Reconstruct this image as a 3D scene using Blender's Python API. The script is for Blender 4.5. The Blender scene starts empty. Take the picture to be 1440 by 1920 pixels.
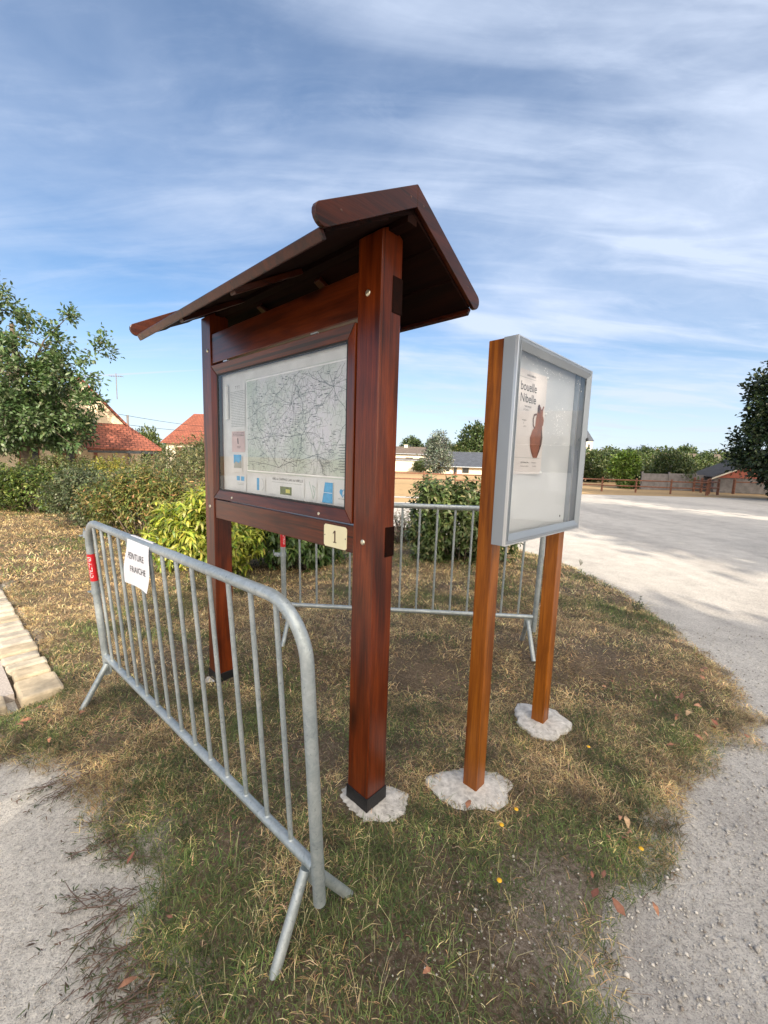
import bpy, bmesh, math, random
import numpy as np
from mathutils import Vector, Matrix
random.seed(7); rng = np.random.default_rng(7)
PI = math.pi
sc = bpy.context.scene
C = sc.collection

# ------------------------------------------------------------------ camera
F_PX, PITCH, ROLL, CAM_H = 764.8, 0.1256, 0.0304, 1.4924
cam_d = bpy.data.cameras.new('camera'); cam = bpy.data.objects.new('camera', cam_d); C.objects.link(cam)
cam_d.sensor_fit = 'HORIZONTAL'; cam_d.sensor_width = 36; cam_d.lens = 36*F_PX/1440
cam_d.clip_start = 0.05; cam_d.clip_end = 3000
fwd = Vector((0, math.cos(PITCH), -math.sin(PITCH))); up0 = Vector((0, math.sin(PITCH), math.cos(PITCH))); rt0 = Vector((1, 0, 0))
rt = rt0*math.cos(ROLL) + up0*math.sin(ROLL); up = up0*math.cos(ROLL) - rt0*math.sin(ROLL)
M = Matrix((rt, up, -fwd)).transposed().to_4x4(); M.translation = Vector((0, 0, CAM_H)); cam.matrix_world = M
sc.camera = cam

# ------------------------------------------------------------------ sky, sun, exposure
SUN_EL = math.radians(29.5); SX, SY = 0.32, -0.947            # horizontal direction towards the sun
world = bpy.data.worlds.new('World'); sc.world = world; world.use_nodes = True
nt = world.node_tree; nt.nodes.clear()
def N(t, typ, **kw):
    n = t.nodes.new(typ)
    for k, v in kw.items():
        if k in n.inputs: n.inputs[k].default_value = v
        else: setattr(n, k, v)
    return n
def mathn(t, op, a, b=None, clamp=False):
    n = t.nodes.new('ShaderNodeMath'); n.operation = op; n.use_clamp = clamp
    for i, x in enumerate((a, b)):
        if x is None: continue
        if isinstance(x, (int, float)): n.inputs[i].default_value = x
        else: t.links.new(x, n.inputs[i])
    return n.outputs[0]
sky = nt.nodes.new('ShaderNodeTexSky'); sky.sky_type = 'NISHITA'; sky.sun_disc = False
sky.sun_elevation = SUN_EL; sky.sun_rotation = math.atan2(SX, SY); sky.air_density = 1.0; sky.dust_density = 0.4; sky.ozone_density = 2.5
tc = nt.nodes.new('ShaderNodeTexCoord'); sep = nt.nodes.new('ShaderNodeSeparateXYZ'); nt.links.new(tc.outputs['Generated'], sep.inputs[0])
zc = mathn(nt, 'ADD', mathn(nt, 'MAXIMUM', sep.outputs[2], 0.0), 0.16)
px = mathn(nt, 'DIVIDE', sep.outputs[0], zc); py = mathn(nt, 'DIVIDE', sep.outputs[1], zc)
comb = nt.nodes.new('ShaderNodeCombineXYZ'); nt.links.new(px, comb.inputs[0]); nt.links.new(py, comb.inputs[1])
def cloud(rot, scale, nscale, detail, dist, lo, hi, rough=0.6):
    mp = nt.nodes.new('ShaderNodeMapping'); mp.inputs['Rotation'].default_value[2] = rot; mp.inputs['Scale'].default_value = scale
    nt.links.new(comb.outputs[0], mp.inputs[0])
    nz = N(nt, 'ShaderNodeTexNoise', Scale=nscale, Detail=detail, Roughness=rough, Distortion=dist); nt.links.new(mp.outputs[0], nz.inputs['Vector'])
    mr = nt.nodes.new('ShaderNodeMapRange'); mr.interpolation_type = 'SMOOTHSTEP'
    mr.inputs[1].default_value = lo; mr.inputs[2].default_value = hi; nt.links.new(nz.outputs[0], mr.inputs[0]); return mr.outputs[0]
c1 = cloud(0.35, (0.5, 0.9, 1), 1.15, 7, 0.45, 0.34, 0.70, 0.55)
c2 = cloud(0.20, (0.5, 2.4, 1), 2.0, 7, 0.6, 0.40, 0.74, 0.55)
c3 = cloud(-0.5, (0.7, 1.6, 1), 5.0, 9, 0.9, 0.45, 0.85, 0.68)
cl = mathn(nt, 'ADD', mathn(nt, 'MULTIPLY', c1, 0.62), mathn(nt, 'MULTIPLY', c2, 0.38))
cl = mathn(nt, 'ADD', mathn(nt, 'ADD', cl, mathn(nt, 'MULTIPLY', c3, 0.14)), 0.10)
hz = nt.nodes.new('ShaderNodeMapRange'); hz.inputs[1].default_value = 0.0; hz.inputs[2].default_value = 0.30; hz.inputs[3].default_value = 0.80; hz.inputs[4].default_value = 0.0
nt.links.new(sep.outputs[2], hz.inputs[0])
# thicker veil towards the right half of the view
vr = nt.nodes.new('ShaderNodeMapRange'); vr.inputs[1].default_value = -0.7; vr.inputs[2].default_value = 0.7; vr.inputs[3].default_value = 0.62; vr.inputs[4].default_value = 1.3
nt.links.new(sep.outputs[0], vr.inputs[0])
cl = mathn(nt, 'MULTIPLY', cl, vr.outputs[0])
# contrail: thin great-circle streak low on the left
def dirpx(u, v):
    dx, dy = u-720, v-960
    X = (dx*math.cos(ROLL)+dy*math.sin(ROLL))/F_PX; Y = -(-dx*math.sin(ROLL)+dy*math.cos(ROLL))/F_PX
    return (rt0*X + up0*Y + fwd).normalized()
tn = dirpx(190, 704).cross(dirpx(384, 693)).normalized()
dp = nt.nodes.new('ShaderNodeVectorMath'); dp.operation = 'DOT_PRODUCT'; nt.links.new(tc.outputs['Generated'], dp.inputs[0]); dp.inputs[1].default_value = tn
tr = nt.nodes.new('ShaderNodeMapRange'); tr.interpolation_type = 'SMOOTHSTEP'; tr.inputs[1].default_value = 0.0006; tr.inputs[2].default_value = 0.0026; tr.inputs[3].default_value = 0.8; tr.inputs[4].default_value = 0.0
nt.links.new(mathn(nt, 'ABSOLUTE', dp.outputs['Value']), tr.inputs[0])
xl = nt.nodes.new('ShaderNodeMapRange'); xl.inputs[1].default_value = -0.58; xl.inputs[2].default_value = -0.36; xl.inputs[3].default_value = 1.0; xl.inputs[4].default_value = 0.0
nt.links.new(sep.outputs[0], xl.inputs[0])
cl = mathn(nt, 'ADD', cl, mathn(nt, 'MULTIPLY', tr.outputs[0], xl.outputs[0]))
cl = mathn(nt, 'MAXIMUM', cl, hz.outputs[0])
cl = mathn(nt, 'MINIMUM', cl, 0.92)
hsv = N(nt, 'ShaderNodeHueSaturation', Saturation=1.14, Value=1.04, Hue=0.5); nt.links.new(sky.outputs[0], hsv.inputs['Color'])
# glow added to lift the shade: veil brightest, warmest around the sun behind the viewer
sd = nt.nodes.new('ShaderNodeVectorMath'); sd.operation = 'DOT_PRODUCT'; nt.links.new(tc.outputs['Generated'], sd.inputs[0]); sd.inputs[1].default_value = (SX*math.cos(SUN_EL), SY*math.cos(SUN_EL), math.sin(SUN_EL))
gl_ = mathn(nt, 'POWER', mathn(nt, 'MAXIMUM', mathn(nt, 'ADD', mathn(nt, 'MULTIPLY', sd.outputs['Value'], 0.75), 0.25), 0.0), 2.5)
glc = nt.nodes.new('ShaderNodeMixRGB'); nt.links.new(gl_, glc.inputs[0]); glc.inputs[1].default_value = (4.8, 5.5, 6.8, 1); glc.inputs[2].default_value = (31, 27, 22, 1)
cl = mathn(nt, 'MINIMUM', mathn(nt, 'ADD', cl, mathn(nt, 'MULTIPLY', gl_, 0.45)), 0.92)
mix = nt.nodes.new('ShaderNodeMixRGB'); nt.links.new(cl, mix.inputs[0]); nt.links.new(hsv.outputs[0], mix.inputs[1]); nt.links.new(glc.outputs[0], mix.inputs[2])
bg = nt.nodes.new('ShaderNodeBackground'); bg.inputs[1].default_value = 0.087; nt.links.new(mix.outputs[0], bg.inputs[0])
wo = nt.nodes.new('ShaderNodeOutputWorld'); nt.links.new(bg.outputs[0], wo.inputs[0])
sun_d = bpy.data.lights.new('sun', 'SUN'); sun_d.energy = 3.7; sun_d.angle = math.radians(0.53); sun_d.color = (1.0, 0.87, 0.70)
sun = bpy.data.objects.new('sun', sun_d); C.objects.link(sun)
sun.rotation_euler = Vector((SX*math.cos(SUN_EL), SY*math.cos(SUN_EL), math.sin(SUN_EL))).to_track_quat('Z', 'Y').to_euler()
sc.view_settings.view_transform = 'Standard'; sc.view_settings.look = 'None'; sc.view_settings.gamma = 1; sc.view_settings.use_curve_mapping = False
sc.view_settings.exposure = 0.90
sc.render.engine = 'CYCLES'
sc.cycles.max_bounces = 8; sc.cycles.transparent_max_bounces = 16

# ------------------------------------------------------------------ materials
def newmat(name):
    m = bpy.data.materials.new(name); m.use_nodes = True
    return m, m.node_tree, m.node_tree.nodes['Principled BSDF']
def ramp(t, fac, stops):
    r = t.nodes.new('ShaderNodeValToRGB'); e = r.color_ramp.elements
    while len(e) < len(stops): e.new(0.5)
    for i, (p, c) in enumerate(stops): e[i].position = p; e[i].color = (*c, 1)
    t.links.new(fac, r.inputs[0]); return r.outputs[0]
def noise(t, scale, detail=4, rough=0.6, coord='Object', sc3=(1, 1, 1), dist=0.0, rot=(0, 0, 0)):
    c = t.nodes.new('ShaderNodeTexCoord'); mp = t.nodes.new('ShaderNodeMapping'); mp.inputs['Scale'].default_value = sc3; mp.inputs['Rotation'].default_value = rot
    t.links.new(c.outputs[coord], mp.inputs[0])
    n = N(t, 'ShaderNodeTexNoise', Scale=scale, Detail=detail, Roughness=rough, Distortion=dist); t.links.new(mp.outputs[0], n.inputs['Vector']); return n.outputs[0]
def bump(t, b, h, strength=0.3, dist=0.01):
    n = N(t, 'ShaderNodeBump', Strength=strength, Distance=dist); t.links.new(h, n.inputs['Height']); t.links.new(n.outputs[0], b.inputs['Normal']); return n
def mixc(t, fac, a, b, mode='MIX'):
    n = t.nodes.new('ShaderNodeMixRGB'); n.blend_type = mode
    for i, x in ((0, fac), (1, a), (2, b)):
        if isinstance(x, (int, float)): n.inputs[i].default_value = x
        elif isinstance(x, tuple): n.inputs[i].default_value = (*x, 1)
        else: t.links.new(x, n.inputs[i])
    return n.outputs[0]
def flat(name, col, rough=0.6, metal=0.0, nscale=None, var=0.25, bumps=0.0):
    m, t, b = newmat(name); b.inputs['Roughness'].default_value = rough; b.inputs['Metallic'].default_value = metal
    s = nscale or 6
    n = noise(t, s, 5); lo = tuple(c*(1-var) for c in col); hi = tuple(min(1, c*(1+var)) for c in col)
    t.links.new(ramp(t, n, [(0.3, lo), (0.7, hi)]), b.inputs['Base Color'])
    if bumps: bump(t, b, noise(t, s*4, 4), bumps, 0.01)
    return m
def wood(name, dark, mid, light, axis='z', rough=0.33, coat=0.35, knots=True, gscale=1.0):
    m, t, b = newmat(name)
    s = {'z': (1, 1, 0.06), 'x': (0.06, 1, 1), 'y': (1, 0.06, 1)}[axis]
    s2 = {'z': (1, 1, 0.25), 'x': (0.25, 1, 1), 'y': (1, 0.25, 1)}[axis]
    g = noise(t, 42*gscale, 5, 0.6, sc3=s, dist=0.6); g2 = noise(t, 160*gscale, 3, 0.6, sc3=s); lg = noise(t, 5*gscale, 3, 0.5, sc3=s2, dist=1.2)
    c = ramp(t, g, [(0.38, dark), (0.50, mid), (0.66, light)])
    c = mixc(t, 0.45, c, ramp(t, lg, [(0.35, tuple(x*0.55 for x in mid)), (0.65, tuple(min(1, x*1.35) for x in light))]))
    fine = ramp(t, g2, [(0.35, (0.62, 0.6, 0.58)), (0.6, (1, 1, 1))]); c = mixc(t, 0.55, c, fine, 'MULTIPLY')
    if knots:
        cc = t.nodes.new('ShaderNodeTexCoord'); mp = t.nodes.new('ShaderNodeMapping'); mp.inputs['Scale'].default_value = {'z': (5, 5, 1.6), 'x': (1.6, 5, 5), 'y': (5, 1.6, 5)}[axis]
        t.links.new(cc.outputs['Object'], mp.inputs[0]); v = N(t, 'ShaderNodeTexVoronoi', Scale=1.3, Randomness=1.0); t.links.new(mp.outputs[0], v.inputs['Vector'])
        k = ramp(t, v.outputs['Distance'], [(0.10, (0.10, 0.07, 0.06)), (0.22, (1, 1, 1))]); c = mixc(t, 0.8, c, k, 'MULTIPLY')
    s3_ = {'z': (1, 1, 0.018), 'x': (0.018, 1, 1), 'y': (1, 0.018, 1)}[axis]
    ck = noise(t, 26*gscale, 2, 0.5, sc3=s3_, dist=0.3); c = mixc(t, 0.85, c, ramp(t, ck, [(0.335, (0.10, 0.08, 0.07)), (0.38, (1, 1, 1))]), 'MULTIPLY')
    t.links.new(c, b.inputs['Base Color']); b.inputs['Roughness'].default_value = rough; b.inputs['Specular IOR Level'].default_value = 0.3
    b.inputs['Coat Weight'].default_value = coat; b.inputs['Coat Roughness'].default_value = 0.22
    bump(t, b, g2, 0.25, 0.002)
    return m
MAT = {}
WD, WM, WL = (0.020, 0.003, 0.001), (0.092, 0.0125, 0.002), (0.175, 0.031, 0.0042)
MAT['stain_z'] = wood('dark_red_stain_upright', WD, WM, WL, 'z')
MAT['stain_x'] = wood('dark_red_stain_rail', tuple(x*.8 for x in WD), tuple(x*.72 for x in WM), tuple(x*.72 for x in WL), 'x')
MAT['stain_roof_shaded'] = wood('dark_red_stain_roof_shaded', tuple(x*.2 for x in WD), tuple(x*.10 for x in WM), tuple(x*.08 for x in WL), 'x', rough=0.8, coat=0.0, knots=False); MAT['stain_roof_shaded'].node_tree.nodes['Principled BSDF'].inputs['Specular IOR Level'].default_value = 0.12  # dark stain taken near black, shade under the roof put into the colour
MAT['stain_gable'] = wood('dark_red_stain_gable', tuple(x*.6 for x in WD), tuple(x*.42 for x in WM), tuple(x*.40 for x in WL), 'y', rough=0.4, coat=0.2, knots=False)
MAT['honey_z'] = wood('honey_stain_upright', (0.09, 0.016, 0.002), (0.225, 0.062, 0.005), (0.33, 0.105, 0.009), 'z', rough=0.42, coat=0.2)
MAT['tar'] = flat('black_tar_coat', (0.006, 0.006, 0.008), 0.45, nscale=60, bumps=0.2)
def galv():
    m, t, b = newmat('galvanised_steel')
    a = noise(t, 34, 6, 0.75, dist=0.8); c = noise(t, 7, 3, 0.5)
    col = mixc(t, 0.45, ramp(t, a, [(0.3, (0.22, 0.26, 0.28)), (0.52, (0.37, 0.42, 0.44)), (0.72, (0.56, 0.60, 0.61))]), ramp(t, c, [(0.35, (0.28, 0.33, 0.36)), (0.65, (0.48, 0.52, 0.53))]))
    spots = noise(t, 95, 2, 0.5); col = mixc(t, ramp(t, spots, [(0.66, (0, 0, 0)), (0.70, (0.5, 0.5, 0.5))]), col, (0.16, 0.18, 0.2))
    t.links.new(col, b.inputs['Base Color']); b.inputs['Metallic'].default_value = 0.55
    t.links.new(ramp(t, a, [(0.3, (0.55, 0.55, 0.55)), (0.7, (0.36, 0.36, 0.36))]), b.inputs['Roughness']); bump(t, b, a, 0.2, 0.002)
    return m
MAT['galv'] = galv()
MAT['alu'] = flat('grey_anodised_aluminium', (0.29, 0.325, 0.365), 0.36, 0.35, nscale=3, var=0.05)
MAT['alu_edge'] = flat('bare_aluminium_edge', (0.62, 0.64, 0.66), 0.3, 0.7, nscale=3, var=0.05)
MAT['white_panel'] = flat('white_backing', (0.62, 0.64, 0.65), 0.4, nscale=2, var=0.02)
MAT['rubber'] = flat('black_gasket', (0.012, 0.012, 0.013), 0.6)
MAT['screw'] = flat('zinc_screw', (0.62, 0.58, 0.45), 0.3, 0.8, nscale=80)
MAT['cream'] = flat('cream_enamel', (0.74, 0.68, 0.45), 0.35, nscale=8, var=0.05)
MAT['brown_ink'] = flat('brown_ink', (0.07, 0.025, 0.015), 0.5)
MAT['ink'] = flat('black_ink', (0.03, 0.032, 0.035), 0.6)
MAT['grey_ink'] = flat('grey_ink', (0.30, 0.33, 0.32), 0.6)
MAT['road_ink'] = flat('dark_map_ink', (0.19, 0.22, 0.225), 0.6)
MAT['blue_ink'] = flat('blue_ink', (0.05, 0.33, 0.62), 0.5, nscale=20)
MAT['green_ink'] = flat('green_print', (0.10, 0.14, 0.05), 0.5, nscale=30, var=0.5)
MAT['yellow_ink'] = flat('yellow_print', (0.6, 0.58, 0.12), 0.5)
MAT['pink_paper'] = flat('pink_print', (0.62, 0.47, 0.46), 0.6)
MAT['paper'] = flat('white_paper', (0.80, 0.80, 0.84), 0.7, nscale=14, var=0.03)
MAT['sheet'] = flat('aged_sheet', (0.66, 0.67, 0.67), 0.6, nscale=9, var=0.09)
MAT['poster'] = flat('beige_poster_paper', (0.70, 0.655, 0.63), 0.5, nscale=4, var=0.03)
MAT['clay'] = flat('printed_clay_brown', (0.24, 0.075, 0.032), 0.5, nscale=22, var=0.35)
MAT['clay_dark'] = flat('printed_dark_brown', (0.075, 0.03, 0.02), 0.5, nscale=22, var=0.3)
MAT['red_sticker'] = flat('red_sticker', (0.66, 0.012, 0.022), 0.35, nscale=30, var=0.08)
MAT['white_ink'] = flat('white_ink', (0.85, 0.85, 0.85), 0.5)
def mapmat():
    m, t, b = newmat('printed_map')
    a = noise(t, 3.2, 3, 0.5); f = noise(t, 38, 6, 0.7); g = noise(t, 120, 3, 0.6)
    c = ramp(t, a, [(0.40, (0.50, 0.57, 0.51)), (0.52, (0.58, 0.61, 0.60)), (0.62, (0.64, 0.63, 0.68))])
    c = mixc(t, ramp(t, f, [(0.52, (0, 0, 0)), (0.62, (0.45, 0.45, 0.45))]), c, (0.45, 0.54, 0.46))
    c = mixc(t, ramp(t, g, [(0.60, (0, 0, 0)), (0.68, (0.5, 0.5, 0.5))]), c, (0.24, 0.29, 0.29))
    t.links.new(c, b.inputs['Base Color']); b.inputs['Roughness'].default_value = 0.5; return m
MAT['map'] = mapmat()
def glass(name, tint=(1, 1, 1), rough=0.0):
    m, t, b = newmat(name); t.nodes.remove(b)
    o = t.nodes['Material Output']; tr_ = N(t, 'ShaderNodeBsdfTransparent'); tr_.inputs[0].default_value = (*tint, 1)
    gl = N(t, 'ShaderNodeBsdfGlossy', Roughness=rough); fr = N(t, 'ShaderNodeFresnel', IOR=1.55); mx = t.nodes.new('ShaderNodeMixShader')
    ge = t.nodes.new('ShaderNodeNewGeometry'); t.links.new(mathn(t, 'MULTIPLY', fr.outputs[0], mathn(t, 'SUBTRACT', 1.0, ge.outputs['Backfacing'])), mx.inputs[0]); t.links.new(tr_.outputs[0], mx.inputs[1]); t.links.new(gl.outputs[0], mx.inputs[2]); t.links.new(mx.outputs[0], o.inputs[0]); return m
MAT['glass'] = glass('clear_glazing', (0.96, 0.965, 0.965), 0.01)
MAT['case_glass'] = glass('case_glazing', (0.97, 0.975, 0.98), 0.004)
def leafmat(name, trans=0.25, rough=0.45):
    m, t, b = newmat(name); o = t.nodes['Material Output']
    at = t.nodes.new('ShaderNodeAttribute'); at.attribute_name = 'Col'
    t.links.new(at.outputs['Color'], b.inputs['Base Color']); b.inputs['Roughness'].default_value = rough
    tl = t.nodes.new('ShaderNodeBsdfTranslucent'); h = N(t, 'ShaderNodeHueSaturation', Saturation=1.1, Value=1.25); t.links.new(at.outputs['Color'], h.inputs['Color']); t.links.new(h.outputs[0], tl.inputs[0])
    mx = t.nodes.new('ShaderNodeMixShader'); mx.inputs[0].default_value = trans
    t.links.new(b.outputs[0], mx.inputs[1]); t.links.new(tl.outputs[0], mx.inputs[2]); t.links.new(mx.outputs[0], o.inputs[0]); return m
MAT['leaf'] = leafmat('leaf_surface', 0.28, 0.42); MAT['grassblade'] = leafmat('grass_blade_surface', 0.2, 0.6); MAT['dry'] = leafmat('dry_leaf_surface', 0.1, 0.7)
MAT['bark'] = flat('grey_brown_bark', (0.13, 0.10, 0.075), 0.85, nscale=14, var=0.5, bumps=0.6)
def gravelmat():
    m, t, b = newmat('pale_limestone_gravel')
    big = noise(t, 0.35, 5, 0.65, sc3=(1.6, .5, 1), dist=.6); mid = noise(t, 3.0, 5, 0.65); fine = noise(t, 60, 5, 0.8); sp = noise(t, 190, 2, 0.6)
    c = ramp(t, big, [(0.38, (0.43, 0.41, 0.385)), (0.56, (0.64, 0.61, 0.56))])
    c = mixc(t, 0.45, c, ramp(t, mid, [(0.35, (0.42, 0.395, 0.365)), (0.62, (0.68, 0.65, 0.60))]))
    c = mixc(t, 0.6, c, ramp(t, fine, [(0.35, (0.38, 0.37, 0.36)), (0.52, (0.9, 0.9, 0.9)), (0.68, (1.25, 1.24, 1.2))]), 'MULTIPLY')
    c = mixc(t, 0.7, c, ramp(t, sp, [(0.36, (0.42, 0.42, 0.43)), (0.46, (1, 1, 1))]), 'MULTIPLY')
    t.links.new(c, b.inputs['Base Color']); b.inputs['Roughness'].default_value = 0.95
    bump(t, b, mathn(t, 'ADD', fine, mathn(t, 'MULTIPLY', sp, 0.5)), 0.7, 0.012); return m
MAT['gravel'] = gravelmat()
def soilmat():
    m, t, b = newmat('dry_soil_and_thatch')
    a = noise(t, 2.2, 4, 0.6); f = noise(t, 70, 5, 0.75); s = noise(t, 240, 2, 0.6)
    c = ramp(t, a, [(0.35, (0.075, 0.055, 0.035)), (0.65, (0.15, 0.11, 0.075))])
    c = mixc(t, 0.8, c, ramp(t, f, [(0.32, (0.35, 0.33, 0.3)), (0.6, (1.2, 1.15, 1.05))]), 'MULTIPLY')
    c = mixc(t, ramp(t, s, [(0.66, (0, 0, 0)), (0.72, (1, 1, 1))]), c, (0.42, 0.38, 0.32))
    at = t.nodes.new('ShaderNodeAttribute'); at.attribute_name = 'Col'; ed = mathn(t, 'ADD', at.outputs['Fac'], mathn(t, 'MULTIPLY', mathn(t, 'SUBTRACT', f, 0.5), 1.6), True)
    gc = mixc(t, 0.8, mixc(t, noise(t, 3.0, 5), (0.30, 0.27, 0.235), (0.52, 0.49, 0.45)), ramp(t, noise(t, 120, 4, .8), [(0.36, (0.35, 0.34, 0.33)), (0.6, (1.15, 1.13, 1.1))]), 'MULTIPLY')
    c = mixc(t, ed, c, gc)
    t.links.new(c, b.inputs['Base Color']); b.inputs['Roughness'].default_value = 1.0; bump(t, b, f, 0.8, 0.02); return m
MAT['soil'] = soilmat()
def fieldmat(name, a_, b_, c_):
    m, t, b = newmat(name)
    a = noise(t, 0.12, 5, 0.6, sc3=(0.4, 1, 1)); f = noise(t, 3, 6, 0.7)
    c = mixc(t, 0.5, ramp(t, a, [(0.38, a_), (0.5, b_), (0.62, c_)]), ramp(t, f, [(0.35, a_), (0.65, c_)]))
    t.links.new(c, b.inputs['Base Color']); b.inputs['Roughness'].default_value = 1.0; return m
MAT['field'] = fieldmat('parched_grass_field', (0.27, 0.19, 0.09), (0.40, 0.27, 0.13), (0.52, 0.35, 0.18))
MAT['footing'] = flat('fresh_white_concrete', (0.52, 0.505, 0.48), 0.98, nscale=38, var=0.34, bumps=0.35)
MAT['kerbstone'] = flat('cream_limestone', (0.40, 0.335, 0.24), 0.9, nscale=9, var=0.35, bumps=0.5)
MAT['kerbstone_pale'] = flat('pale_limestone', (0.47, 0.42, 0.33), 0.9, nscale=9, var=0.3, bumps=0.5); MAT['kerbstone_grey'] = flat('greyish_limestone', (0.36, 0.325, 0.27), 0.9, nscale=9, var=0.35, bumps=0.5)
MAT['slab'] = flat('pale_washed_concrete', (0.40, 0.36, 0.33), 0.95, nscale=90, var=0.3, bumps=0.4)
MAT['fence_wood'] = flat('red_brown_fence_timber', (0.20, 0.085, 0.05), 0.7, nscale=8, var=0.4)
MAT['white_wall'] = flat('pale_cream_render', (0.78, 0.71, 0.58), 0.9, nscale=1.2, var=0.06)
MAT['cream_wall'] = flat('warm_cream_render', (0.72, 0.60, 0.43), 0.9, nscale=1.2, var=0.06)
MAT['shutter'] = flat('brown_shutter_paint', (0.17, 0.05, 0.03), 0.6)
MAT['dark_glass'] = flat('dark_window', (0.03, 0.035, 0.04), 0.15)
MAT['grey_panel'] = flat('weathered_grey_boards', (0.21, 0.20, 0.20), 0.85, nscale=3, var=0.3)
def tilemat(name, col, w=0.28, rowh=0.32):
    m, t, b = newmat(name); c = t.nodes.new('ShaderNodeTexCoord')
    br = N(t, 'ShaderNodeTexBrick', Scale=1.0); br.offset = 0.5; br.inputs['Brick Width'].default_value = w; br.inputs['Row Height'].default_value = rowh; br.inputs['Mortar Size'].default_value = 0.018
    br.inputs['Color1'].default_value = (*col, 1); br.inputs['Color2'].default_value = (*[x*0.72 for x in col], 1); br.inputs['Mortar'].default_value = (*[x*0.3 for x in col], 1)
    t.links.new(c.outputs['UV'], br.inputs['Vector']); n = noise(t, 1.6, 4)
    t.links.new(mixc(t, 0.5, br.outputs[0], ramp(t, n, [(0.3, (0.6, 0.6, 0.6)), (0.7, (1.2, 1.2, 1.2))]), 'MULTIPLY'), b.inputs['Base Color']); b.inputs['Roughness'].default_value = 0.8
    bump(t, b, br.outputs['Fac'], 0.5, -0.03); return m
MAT['red_tile'] = tilemat('red_clay_tiles', (0.30, 0.095, 0.058), 0.24, 0.2)
MAT['slate'] = tilemat('grey_slate', (0.085, 0.10, 0.13), 0.3, 0.22)
MAT['brown_tile'] = tilemat('weathered_brown_tiles', (0.19, 0.15, 0.125), 0.25, 0.25)
MAT['dark_tile'] = tilemat('dark_grey_tiles', (0.07, 0.065, 0.065), 0.3, 0.25)
MAT['van_white'] = flat('white_vehicle_paint', (0.78, 0.78, 0.78), 0.3, nscale=1, var=0.03)

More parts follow.
